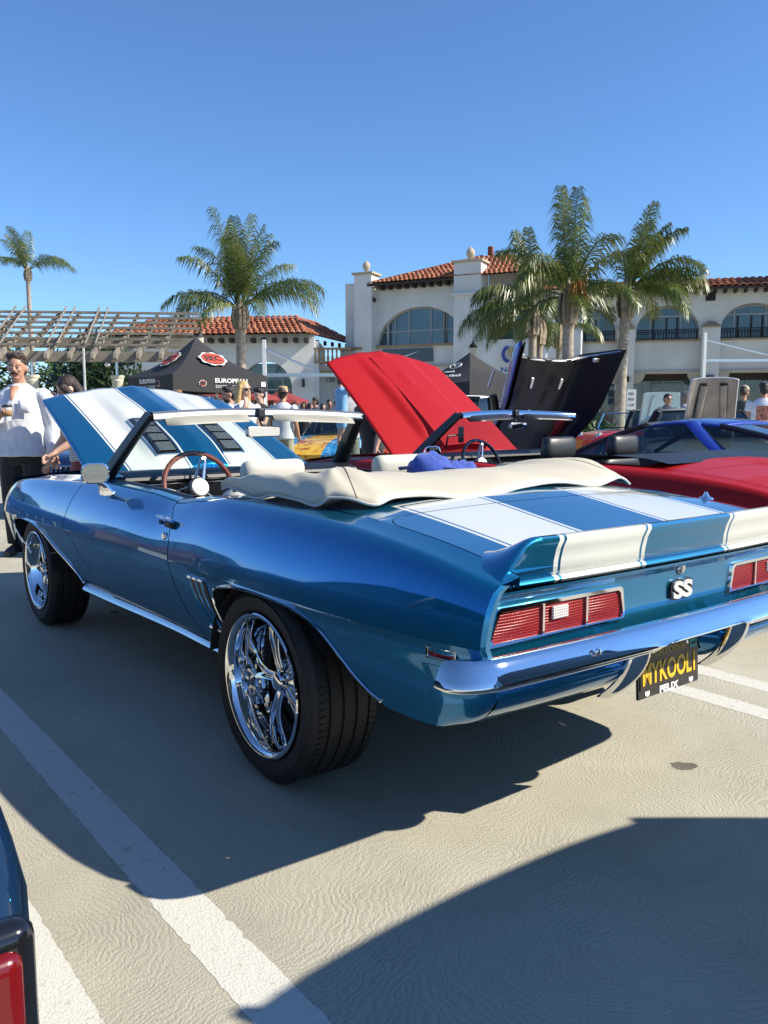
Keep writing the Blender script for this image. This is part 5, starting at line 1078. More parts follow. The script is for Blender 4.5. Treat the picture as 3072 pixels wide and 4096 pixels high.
# ---- left building
F=Frame(1000,60.,0,1.43); K2=1.43; Z=F.z; w=lambda a:a*K2
lb_=empty('stucco_building',F.o,F.rz,'low white stucco building with orange clay tile roof, behind the tall palm','building')
facade('wall',lb_,M['stucco'],w(-8.5),w(3.3),0,Z(5.15)+.42,0,[(w(-.45),w(2.15),0,lambda q:arch(w(.85),w(1.31),Z(2.6),Z(4.0))(q))],thick=.6)
bx(lb_,'arch_glass',M['winglass'],w(.85),.62,Z(3.9)/2,w(2.7),.05,Z(3.9))
for a in (-.3,.4,1.2): bx(lb_,'arch_mullion',M['mullion'],w(a+.45),.56,Z(3.3)/2,.08,.08,Z(3.3))
bx(lb_,'arch_transom',M['mullion'],w(.85),.56,Z(2.6),w(2.6),.08,.1)
for i in range(19):
    b=MB(); b.box((w(-6.6+.53*i),-.4,Z(5.0)),(.3,.9,.32)); b.build('corbel',M['darkwood'],lb_,smooth=False,bevel=.03)
tile_slope(lb_,(w(-7.4),-.95,Z(5.16)),(w(3.0),-.95,Z(5.30)),(w(2.2),3.4,Z(6.42)),(w(-4.9),3.4,Z(6.42)),.42,.56)
tile_slope(lb_,(w(3.0),-.95,Z(5.30)),(w(5.6),6.5,Z(5.05)),(w(2.4),5.4,Z(6.42)),(w(2.2),3.4,Z(6.42)),.42,.56)
bx(lb_,'side_wall',M['stucco'],w(3.4),3.6,Z(5.0)/2,.3,7,Z(5.0)); bx(lb_,'wing_wall',M['stucco'],w(4.4),2.2,Z(3.9)/2,w(2.4),.5,Z(3.9))
for i in range(6): bx(lb_,'rafter',M['darkwood'],w(3.4+.34*i),1.2+.9*i,Z(5.0),.2,.6,.3)
bx(lb_,'balcony_slab',M['trimbrown'],w(4.2),.6,Z(3.95),w(1.9),1.2,.16); bx(lb_,'balcony_top_rail',M['trimbrown'],w(4.2),.1,Z(4.62),w(1.9),.2,.14)
for i in range(9):
    b=MB(); b.lathe([(.05,0),(.11,.2),(.05,.5),(.08,.8),(.05,.95)],8,Matrix.Translation((w(3.32+.22*i),.1,Z(3.98)))); b.build('baluster',M['trimbrown'],lb_)
wl=bx(lb_,'wall_lantern',M['iron'],w(2.75),-.35,Z(2.9),.22,.22,.6,.03); bx(lb_,'wall_sign_band',pm('yellow_sign',(.55,.36,.03),.6),w(3.95),-.02+1.8,Z(3.42),w(1.2),.1,.28)
text('number','130',.5,M['darkwood'],lb_,Matrix.Translation((w(4.0),1.7,Z(3.1)))@Matrix.Rotation(PI/2,4,'X'),.02)
# distant white building behind the pergola
fb=empty('stucco_building',Frame(800,66,0).o,Frame(800,66,0).rz,'plain white stucco block behind the pergola','building'); bx(fb,'wall',M['stucco'],-2,3,2.9,9,6,5.8); bx(fb,'parapet',M['trimbrown'],-2,3,5.9,9.3,6.3,.25); bx(fb,'window',M['winglass'],.4,-.04,4.6,1.6,.1,.9)
# ---- pergola on cream columns
F=Frame(200,27.5,-7); pg=empty('pergola',F.o,F.rz,'long grey timber pergola on round cream columns','pergola')
M['pergola']=pm('weathered_timber',(.21,.185,.15),.8,var=.25,vscale=3,bump=.3,bscale=20); M['column']=pm('cream_column',(.60,.55,.42),.8,var=.06,vscale=3,bump=.2)
PL0,PL1=-16.,4.6
zs_=lambda q:3.40+q*.40
for i in range(7):
    q=i*.62; z=zs_(q)+.22
    for dq in (0,.12):
        b=MB(); b.box(((PL0+PL1)/2,q+dq,z),(PL1-PL0+(.3 if i%2 else 0),.075,.075)); b.build('purlin',M['pergola'],pg,smooth=False)
n=int((PL1-PL0)/.72)
for i in range(n):
    x=PL0+.3+i*.72; b=MB(); b.prism([(-.75,-.36),(-.60,-.42),(-.42,-.30),(3.9,1.42),(4.25,1.50),(4.2,1.66),(-.45,-.12),(-.72,-.2)],-.05,.05,Matrix.Translation((x,0,3.50))@Matrix.Rotation(PI/2,4,'Z')@Matrix.Rotation(PI/2,4,'X')); b.build('rafter',M['pergola'],pg,smooth=False)
for v,z in ((.1,3.30),(2.6,3.95)): bx(pg,'beam',M['pergola'],(PL0+PL1)/2,v,z-.06,PL1-PL0,.22,.34)
for x in (-14,-10.7,-7.4,-4.1,-.75,2.5): pass
for x,v in ((-15,.1),(-11.2,.1),(-7.4,.1),(-3.0,.1),(-.52,.1),(2.2,.1),(3.6,2.6),(-1.6,2.6),(-5.4,2.6),(-9.2,2.6)):
    zt=2.62 if v<1 else 2.9; c=MB(); c.lathe([(.25,0),(.25,.12),(.20,.16),(.19,1.2),(.175,zt-.22),(.20,zt-.18),(.185,zt-.12),(.23,zt-.06),(.23,zt),(0,zt)],20,Matrix.Translation((x,v,0))); c.build('column',M['column'],pg,angle=40)
    c=MB(); c.tube([(x,v,zt),(x,v,3.15 if v<1 else 3.8)],.045,8); c.build('column_stub',M['satin'],pg)
for x in (-9.3,-8.9,-1.7,-1.35,.1,.42,1.3,1.62):
    b=MB(); b.tube([(x,-.35,3.62),(x-.4,4.1,5.35)],.035,6); b.build('lattice_bar',M['pergola'],pg)
lm=MB(); lm.ball((1.9,.1,2.98),(.11,.11,.08),10,6); lm.build('lamp_globe',M['white'],pg)
# street lamps, posts, signs
def lantern(px,d,h,label):
    g_=gnd(px,d); o=empty('street_lamp',g_,FACE,label,'lamp'); c=MB(); c.lathe([(.14,0),(.14,.3),(.07,.5),(.05,h-.5),(.07,h-.45),(.03,h-.4),(.10,h-.32),(.12,h-.3)],12); c.build('pole',M['iron'],o)
    c=MB(); c.lathe([(.11,h-.3),(.17,h+.15)],8); c.build('lamp_glass',pm('lantern_glass',(.6,.55,.45),.3),o); c=MB(); c.lathe([(.20,h+.15),(.14,h+.28),(.05,h+.36),(.02,h+.48),(0,h+.5)],8); c.build('lamp_cap',M['iron'],o)
lantern(808,34,4.3,'black lantern street lamp behind the black tent')
lantern(1890,36,4.0,'black lantern street lamp behind the tent with winged badges')
def portal(px,d,h,arm,label):
    o=empty('string_light_post',gnd(px,d),FACE,label,'post'); bx(o,'post',M['white'],0,0,h/2,.14,.14,h)
    b=MB(); b.tube([(0,0,h-.35),(arm*.62,0,h-1.25)],.05,6); b.build('brace',M['satin'],o); b=MB(); b.box((arm/2,0,h-1.38),(arm,.09,.13)); b.build('arm',M['satin'],o)
M['greypost']=pm('grey_post',(.42,.42,.40),.6)
for px,d,h,arm,lb in ((1062,33,4.25,3.4,'pale steel post with braced arm beside the tall palm'),(2808,42,5.35,6.,'pale steel post with braced arm before the arcade'),(2180,44,4.5,3.,'pale steel post behind the palm group')): portal(px,d,h,arm,lb)
so=empty('street_post',gnd(345,22),0,'thin bare pole beside the pergola column','post'); b=MB(); b.tube([(0,0,0),(0,0,3.05)],.035,8); b.build('pole',M['greypost'],so)
def signpost(px,d,zt,wd,ht,col,label,lines,fg):
    o=empty('parking_sign',gnd(px,d),FACE,label,'sign'); b=MB(); b.tube([(0,0,0),(0,0,zt)],.03,8); b.build('post',M['satin'],o); bx(o,'sign_plate',col,0,-.04,zt-ht/2,wd,.02,ht)
    for i,(t_,sz) in enumerate(lines): text('sign_text',t_,sz,fg,o,Matrix.Translation((0,-.056,zt-ht*(.22+.28*i)))@Matrix.Rotation(PI/2,4,'X'),.002)
M['signblue']=pm('sign_blue',(.015,.10,.42),.5); M['signwhite']=pm('sign_white',(.62,.62,.60),.5)
signpost(2377,30,1.97,.36,.55,M['signwhite'],'small white parking notice behind the blue coupe hood',[('PKG',.12),('ONLY',.12)],M['iron'])
signpost(2522,30,2.18,.34,.72,M['signwhite'],'tall white parking notice beside the palm trunk',[('RES',.12),('PKG',.12),('2 HR',.11)],M['iron'])
hs=empty('accessible_sign',gnd(2481,50),FACE,'blue accessible parking sign on the arcade pier','sign'); b=MB(); b.tube([(0,0,0),(0,0,3.0)],.04,8); b.build('post',M['satin'],hs); bx(hs,'sign_plate',M['signblue'],0,-.05,2.95,.42,.03,.55); bx(hs,'sign_plate',M['signblue'],0,-.05,2.35,.42,.03,.5)
wc=MB(); RXm=Matrix.Translation((0,-.07,2.95))@Matrix.Rotation(PI/2,4,'X'); wc.tube([RXm@Vector((.0+.11*math.cos(a),-.08+.11*math.sin(a),0)) for a in lin(14,-PI*1.15,.25)],.018,6); wc.tube([RXm@Vector(p) for p in ((-.02,.12,0),(-.01,.0,0),(.09,.0,0),(.13,-.12,0))],.02,6); wc.ball(RXm@Vector((-.02,.18,0)),.035,8,6); tag(wc.build('wheelchair_mark',M['signwhite'],hs),kind='stuff')
text('sign_text','VAN',.12,M['signwhite'],hs,Matrix.Translation((0,-.067,2.42))@Matrix.Rotation(PI/2,4,'X'),.002); text('sign_text','ACCESSIBLE',.06,M['signwhite'],hs,Matrix.Translation((0,-.067,2.28))@Matrix.Rotation(PI/2,4,'X'),.002)
# dental sign on the wall behind the tent
ds_=empty('wall_sign',at(2045,1664,50).to_tuple()[:2]+(0,),F.rz-.5,'tooth emblem and dark blue lettering on the white wall','sign'); 
sgp=bx(ds_,'sign_back',M['stucco'],0,.35,2.9,6.2,.5,5.8)
tm=MB(); tm.tube([Vector((-.25+.30*math.cos(a),-.0,4.9+.42*math.sin(a))) for a in lin(12,PI*.5,PI*1.55)],.09,8); tm.build('tooth_mark_blue',pm('sign_navy',(.02,.05,.25),.5),ds_)
tm=MB(); tm.prism([(-.3,.45),(0,.36),(.32,.47),(.5,.25),(.4,-.1),(.25,-.5),(.12,-.5),(.02,-.15),(-.1,-.5),(-.24,-.5),(-.36,-.05),(-.46,.25)],0,.05,Matrix.Translation((.2,.05,4.9))@Matrix.Rotation(PI/2,4,'X')); tm.build('tooth_mark',pm('sign_tan',(.42,.30,.14),.5),ds_)
text('sign_text','NA SURF',.42,pm('sign_blue_text',(.03,.10,.35),.5),ds_,Matrix.Translation((.35,.08,3.98))@Matrix.Rotation(PI/2,4,'X'),.02,1.3); text('sign_text','DENTISTRY',.36,pm('sign_blue_text2',(.03,.10,.35),.5),ds_,Matrix.Translation((.45,.08,3.5))@Matrix.Rotation(PI/2,4,'X'),.02,1.3)
# ================================================================ palms, shrubs
def leaf_mat(name,a,b_,c):
    m,nt,b=mat_new(name); tc=N(nt,'TexCoord'); no=N(nt,'TexNoise'); no.inputs['Scale'].default_value=1.8; no.inputs['Detail'].default_value=3; nt.links.new(tc.outputs['Object'],no.inputs['Vector'])
    nt.links.new(ramp(nt,no.outputs[0],[(.3,a),(.52,b_),(.75,c)]),b.inputs['Base Color']); b.inputs['Roughness'].default_value=.38; b.inputs['Specular IOR Level'].default_value=.6
    b.inputs['Transmission Weight'].default_value=0
    tr=N(nt,'BsdfTranslucent'); nt.links.new(ramp(nt,no.outputs[0],[(.3,a),(.75,c)]),tr.inputs[0]); mx=N(nt,'MixShader'); mx.inputs[0].default_value=.25; out=nt.nodes['Material Output']; nt.links.new(b.outputs[0],mx.inputs[1]); nt.links.new(tr.outputs[0],mx.inputs[2]); nt.links.new(mx.outputs[0],out.inputs[0]); return m
M['frond']=leaf_mat('palm_frond',(.05,.085,.016),(.10,.145,.028),(.22,.22,.05)); M['trunk']=pm('palm_trunk',(.30,.26,.21),.9,var=.35,vscale=5,bump=.8,bscale=14); M['husk']=pm('palm_husk',(.26,.21,.15),.9,var=.35,vscale=6,bump=.6,bscale=20); M['flower']=pm('palm_flower',(.42,.20,.035),.8,var=.3)
def frond(mb,base,az,el,L,droop,rs,wind=(0,0)):
    n=18; p=Vector(base); d=Vector((math.cos(az)*math.cos(el),math.sin(az)*math.cos(el),math.sin(el))); st=L/(n-1); pts=[p.copy()]; D=[d.copy()]
    for i in range(1,n):
        t=i/(n-1); d=(d+Vector((wind[0]*.01,wind[1]*.01,-droop*t*.16))).normalized(); p=p+d*st; pts.append(p.copy()); D.append(d.copy())
    mb.tube(pts,[lerp(.045,.008,i/(n-1)) for i in range(n)],5)
    nl=84
    for i in range(nl):
        t=.16+.84*i/(nl-1); f=t*(n-1); k=min(int(f),n-2); q=pts[k].lerp(pts[k+1],f-k); dd=D[k].lerp(D[k+1],f-k).normalized()
        side=dd.cross(Vector((0,0,1))); side=side.normalized() if side.length>.05 else Vector((math.cos(az+1.57),math.sin(az+1.57),0)); upv=side.cross(dd).normalized()
        for sg in(-1,1):
            ll=1.2*math.sin(PI*min(1,.12+.80*t))**.7*rs.uniform(.8,1.1)*L/4; tw=rs.uniform(-.5,.75)
            v=(side*sg*.86+dd*rs.uniform(.45,.8)+upv*tw*.7).normalized(); a=q; w=.017+.006*rs.random(); wn=dd*w
            m_=a+v*ll*.45+Vector((0,0,-.10*ll)); e=a+v*ll*.82+Vector((0,0,-.58*ll-.22*ll*rs.random()))
            mb.add([a-wn*.6,a+wn*.6,m_+wn,m_-wn,e],[(0,1,2,3),(3,2,4)])
def palm(px,d,zc,label,seed,groups,tr=.2,size=1.,flower=False,lean=(0,0)):
    rs=random.Random(seed); g_=gnd(px,d); root=empty('palm_tree',g_,0,label,'palm','queen palms'); 
    pts=[(lean[0]*t*t,lean[1]*t*t,zc*t) for t in lin(26)]; c=Vector(pts[-1])
    tk=MB(); tk.tube(pts,[tr*lerp(1.15,.9,t)*(1+.03*math.sin(t*zc*16)) for t in lin(26)],14); tk.build('trunk',M['trunk'],root)
    hk=MB(); hk.tube([c+Vector((0,0,-.9)),c+Vector((0,0,-.5)),c+Vector((0,0,.0)),c+Vector((0,0,.7))],[tr*.95,tr*1.2,tr*1.22,tr*.6],12); hko=hk.build('boot_sheath',M['husk'],root)
    for k in range(9):
        a=k*2.4; b=MB(); b.tube([c+Vector((math.cos(a)*tr*1.2,math.sin(a)*tr*1.2,-.7)),c+Vector((math.cos(a)*tr*1.6,math.sin(a)*tr*1.6,-.2)),c+Vector((math.cos(a)*tr*1.3,math.sin(a)*tr*1.3,.4))],[(.03,.09),(.04,.10),(.02,.05)],6); b.build('leaf_base',M['husk'],hko)
    for (n,e0,e1,L,dr,az0,azr) in groups:
        for i in range(n):
            mb=MB(); az=az0+azr*((i+.5)/n-.5)*2+rs.uniform(-.2,.2); frond(mb,c+Vector((math.cos(az)*.1,math.sin(az)*.1,.25)),az,R(rs.uniform(e0,e1)),L*size*rs.uniform(.88,1.1),dr*rs.uniform(.8,1.2),rs); mb.build('frond',M['frond'],root,smooth=False,recalc=False)
    if flower:
        f=MB()
        for k in range(60):
            a=rs.uniform(0,2*PI); r_=rs.uniform(.1,.42); b0=c+Vector((0,-.25,.75)); f.tube([b0,b0+Vector((math.cos(a)*r_*.6,math.sin(a)*r_*.6-.1,.0-.3*rs.random())),b0+Vector((math.cos(a)*r_,math.sin(a)*r_-.15,-.5-.5*rs.random()))],.016,4)
        tag(f.build('flower_stalk',M['flower'],root),kind='stuff')
AZR=math.atan2(CR.y,CR.x)  # azimuth of picture right
G1=[(7,70,88,4.5,.7,AZR+.2,PI),(6,58,72,4.2,1.0,AZR+1.,PI),(3,30,46,4.3,1.2,AZR,.5),(3,20,40,4.3,1.2,AZR+PI,.5),(2,0,20,3.4,1.3,AZR-1.6,1.0)]
palm(970,40,6.1,'tall queen palm before the low white building',11,G1,.24,.95)
palm(140,80,14.8,'slender distant palm rising above the pergola',5,[(6,60,84,3.6,.8,AZR+PI,1.6),(3,25,50,3.6,1.2,AZR,.5),(2,30,55,3.2,1.2,AZR+PI,.7)],.22,1.15)
G2=[(4,76,88,3.9,.35,AZR,PI),(5,52,70,3.5,1.1,AZR,PI),(4,22,40,3.2,1.4,AZR,PI),(3,0,15,2.6,1.5,AZR+.5,PI)]
palm(2266,30,5.2,'middle palm of the group, with an orange flower stalk',21,G2,.21,.93,True)
palm(2476,31,5.55,'right palm of the group, arching over the arcade balcony',33,[(4,66,84,3.2,.9,AZR-.2,1.2),(4,48,66,3.3,1.1,AZR,1.8),(3,34,46,3.4,1.15,AZR,.4),(4,5,25,2.9,1.5,AZR,1.0)],.20,.93,False,(.25,0))
palm(2125,34,5.2,'left palm of the group, beside the hip-roofed building',44,[(3,66,84,3.5,.6,AZR+PI,1.6),(4,40,60,3.2,1.1,AZR+PI,1.6),(4,10,30,3.2,1.4,AZR+PI,.8),(2,-5,10,2.6,1.5,AZR+2,2)],.17,.95)
palm(2152,35,4.9,'second slim palm at the left of the group',45,[(3,40,70,2.6,1.2,AZR+PI*.8,2),(3,0,25,2.3,1.5,AZR+PI*.9,1.6)],.16,.95)
palm(2230,38,5.0,'slim rear palm between the group trunks',46,[(3,45,75,2.5,1.1,AZR,3),(3,5,30,2.3,1.4,AZR,3)],.13,.95)
def shrub(px,d,zc,r_,label,n,seed,dark=False):
    rs=random.Random(seed); root=empty('leafy_tree',gnd(px,d),0,label,'tree'); mb=MB()
    for i in range(n):
        a=rs.uniform(0,2*PI); t=rs.uniform(-1,1); q=rs.random()**.4; p=Vector((r_[0]*q*math.cos(a)*math.sqrt(1-t*t),r_[1]*q*math.sin(a)*math.sqrt(1-t*t),zc+r_[2]*t*q)); p+=Vector((rs.gauss(0,.1),rs.gauss(0,.1),rs.gauss(0,.1)))
        s=rs.uniform(.10,.2); x=Vector((rs.gauss(0,1),rs.gauss(0,1),rs.gauss(0,1))).normalized(); y=x.orthogonal().normalized(); mb.add([p-x*s,p+y*s*.5,p+x*s,p-y*s*.5],[(0,1,2,3)])
    mb.build('crown',M['leafdark' if dark else 'leaf'],root,smooth=False,recalc=False); tk=MB(); tk.tube([(0,0,0),(.05,0,zc*.6),(0,.05,zc)],[.16,.12,.05],8); tk.build('trunk',M['husk'],root)
M['leaf']=leaf_mat('tree_leaf',(.03,.06,.012),(.05,.09,.02),(.09,.13,.03)); M['leafdark']=leaf_mat('dark_tree_leaf',(.012,.03,.008),(.02,.045,.012),(.035,.07,.018))
shrub(405,36,2.6,(2.0,2.0,2.4),'dense dark tree under the pergola end',3200,3,True); shrub(300,48,3.6,(2.2,2.2,1.3),'rounded green tree beyond the pergola columns',1800,4); shrub(2350,26,.55,(1.1,.8,.55),'low bright green shrub beside the parking notice',1400,6); shrub(60,62,2.2,(3,3,2.0),'green tree far beyond the columns',1600,8)
shrub(-150,30,2.6,(2.6,2.6,2.4),'broad tree beyond the left end of the picture',2400,9)
# ---- canopy tents
M['tentblack']=pm('tent_black',(.022,.022,.024),.75,var=.15,vscale=2,bump=.1,bscale=8); M['tentwhite']=pm('tent_print_white',(.65,.65,.63),.7); M['tentred']=pm('tent_print_red',(.60,.06,.035),.7)
def tent(name,pc,rz,w,ze,za,hv,label,mat,prints=()):
    root=empty(name,(pc.x,pc.y,0),rz,label,'tent'); h=w/2; co=[(-h,-h),(h,-h),(h,h),(-h,h)]
    for i in range(4):
        a=Vector((*co[i],ze)); b=Vector((*co[(i+1)%4],ze)); ap=Vector((0,0,za)); P=[]
        for t in lin(9): 
            l=a.lerp(ap,t); r_=b.lerp(ap,t); P.append([l.lerp(r_,s)+Vector((0,0,-.16*math.sin(PI*t)**1.0*(1-.35*math.sin(PI*s)) -.05*math.sin(PI*s)*(1-t))) for s in lin(9)])
        m_=MB(); m_.grid(P); po=m_.build('canopy_panel',mat,root)
        m_=MB(); m_.grid([[a.lerp(b,s)+Vector((0,0,-.05*math.sin(PI*s)+dz)) for dz in (0,-hv*.5,-hv)] for s in lin(9)]); m_.build('valance',mat,root)
        leg=MB(); leg.box((a.x*.955,a.y*.955,ze/2),(.05,.05,ze)); leg.build('leg',M['white'],root,smooth=False)
    return root
RX=Matrix.Rotation(PI/2,4,'X')
E_PC=at(792,1664,25.2); TRZ=FACE+R(40)
te=tent('canopy_tent',E_PC,TRZ,3.05,2.44,3.62,.46,'black canopy tent with red gear emblems and white lettering',M['tentblack'])
def print_on(root,side,x,z,out=0.02,slope=False):
    '''matrix on a tent face: side 0 front (-y), 3 left (-x)'''
    h=1.525
    if side==0: b=Matrix.Translation((x,-h-out,z))@RX
    else: b=Matrix.Translation((-h-out,x,z))@Matrix.Rotation(-PI/2,4,'Z')@RX
    return b
def slope_m(side,x,t,ze,za,h=1.525):
    # on the roof slope at fraction t up from the eave
    ang=math.atan2(za-ze,h); zz=lerp(ze,za,t)-.16*math.sin(PI*t)*.72+.05; dd=h*(1-t)+.03
    if side==0: return Matrix.Translation((x,-dd,zz))@Matrix.Rotation(ang,4,'X')
    return Matrix.Translation((-dd,x,zz))@Matrix.Rotation(-PI/2,4,'Z')@Matrix.Rotation(ang,4,'X')
def gear(root,mtx,r_):
    pts=[]; 
    for k in range(48):
        a=2*PI*k/48; rr=r_*(1.0 if (k//3)%2 else .90); pts.append((rr*1.25*math.cos(a),rr*.95*math.sin(a)))
    g_=MB(); g_.prism(pts,0,.012,mtx); go=g_.build('gear_emblem',M['tentwhite'],root,smooth=False)
    e=MB(); e.prism([(r_*1.17*.87*math.cos(a),r_*.80*math.sin(a)) for a in lin(33,0,2*PI)[:-1]],.012,.018,mtx); e.build('emblem_ring',M['tentblack'],go,smooth=False)
    e=MB(); e.prism([(r_*.96*math.cos(a),r_*.72*math.sin(a)) for a in lin(33,0,2*PI)[:-1]],.018,.024,mtx); e.build('emblem_disc',M['tentred'],go,smooth=False)
    text('emblem_letters','EEC',r_*.95,M['tentblack'],go,mtx@Matrix.Translation((0,0,.028)),.003,.95,bold=.012)
gear(te,slope_m(0,.1,.47,2.44,3.62),.36); gear(te,slope_m(3,0,.47,2.44,3.62),.36)
for sd in (0,3):
    text('tent_text','EUROPEAN',.17,M['tentwhite'],te,print_on(te,sd,.30 if sd==0 else .1,2.27),.004,1.25,bold=.006); text('tent_text','EXOTIC CENTER',.12,M['tentwhite'],te,print_on(te,sd,.30 if sd==0 else .1,2.10),.004,1.15)
    gear(te,print_on(te,sd,-.62,2.19,.012),.10)
sg_=bx(te,'corner_label',M['tentwhite'],1.38,-1.545,2.20,.16,.012,.14)
M_PC=at(1878,1664,27.5)
tm_=tent('canopy_tent',M_PC,FACE-R(51),3.05,2.30,3.32,.55,'black canopy tent with white winged badge lettering',M['tentblack'])
def wing(root,mtx,r_):
    w_=MB(); w_.tube([mtx@Vector((r_*1.25*math.cos(a),r_*.85*math.sin(a),.012)) for a in lin(33,0,2*PI)],r_*.09,6,caps=False); wo=w_.build('winged_badge',M['tentwhite'],root)
    w_=MB(); w_.tube([mtx@Vector((x*r_,y*r_,.014)) for x,y in ((-1.1,.28),(-.5,.32),(-.05,-.25),(.05,-.25),(.5,.32),(1.1,.28))],r_*.09,6); w_.build('badge_wing',M['tentwhite'],wo)
for sd in (0,3):
    wing(tm_,slope_m(sd,0,.60,2.30,3.32),.19); text('tent_text','mazda',.15,M['tentwhite'],tm_,slope_m(sd,0,.42,2.30,3.32),.003,1.2,bold=.005); text('tent_text','Capistrano Mazda',.20,M['tentwhite'],tm_,slope_m(sd,0,.24,2.30,3.32),.003,1.1,bold=.006); text('tent_text','CapoMazda.com',.30,M['tentwhite'],tm_,print_on(tm_,sd,.0,2.03),.004,.95,bold=.010)
wt=tent('canopy_tent',at(268,1664,40),FACE,3.0,1.9,2.9,.3,'small white canopy tent beyond the pergola columns',pm('white_canvas',(.68,.68,.68),.8))
# red cafe umbrellas under the far arches
M['redcanvas']=pm('red_canvas',(.24,.035,.035),.8)
for i,(px,d,z) in enumerate(((1130,47,2.15),(1005,45,2.3),(870,44,2.35))):
    o=empty('cafe_umbrella',gnd(px,d),i*.7,('red cafe umbrella behind the straw-hat visitor','red cafe umbrella behind the black tent leg','low red cafe umbrella under the black tent edge')[i],'umbrella','red cafe umbrellas'); c=MB(); c.lathe([(0,z+.55),(.7,z+.28),(1.5,z-.02),(1.5,z-.2)],8); c.build('canopy',M['redcanvas'],o,smooth=False); c=MB(); c.tube([(0,0,0),(0,0,z+.5)],.03,8); c.build('pole',M['white'],o)
# ================================================================ people
SK={'tan':pm('skin_tan',(.46,.235,.15),.5,var=.08,vscale=14),'fair':pm('skin_fair',(.56,.33,.24),.5,var=.06,vscale=14),'brown':pm('skin_brown',(.30,.15,.09),.5,var=.08,vscale=14)}
M['eyew']=pm('eye_white',(.6,.58,.55),.3); M['eyed']=pm('eye_dark',(.03,.018,.012),.2); M['lip']=pm('lip',(.36,.12,.10),.45); M['shoe']=pm('shoe',(.04,.04,.04),.6)
_cl={}
def cloth(nm,c,**k):
    if nm not in _cl: _cl[nm]=pm('cloth_'+nm,c,.85,var=.10,vscale=9,bump=.35,bscale=70,sheen=.2,**k)
    return _cl[nm]
_hr={}
def hairm(nm,c):
    if nm not in _hr: _hr[nm]=pm('hair_'+nm,c,.5,var=.4,vscale=60,bump=.9,bscale=90)
    return _hr[nm]
def fused(name,mb,vox,mat,parent,it=3):
    '''one continuous skin over overlapping closed shapes'''
    me=mb.mesh('tmp',False); o=bpy.data.objects.new('tmp',me); m=o.modifiers.new('r','REMESH'); m.mode='VOXEL'; m.voxel_size=vox
    s=o.modifiers.new('s','SMOOTH'); s.factor=.5; s.iterations=it; me2=evaluated(o); bpy.data.objects.remove(o)
    for p in me2.polygons: p.use_smooth=True
    me2.materials.clear(); return link(name,me2,mat,parent)
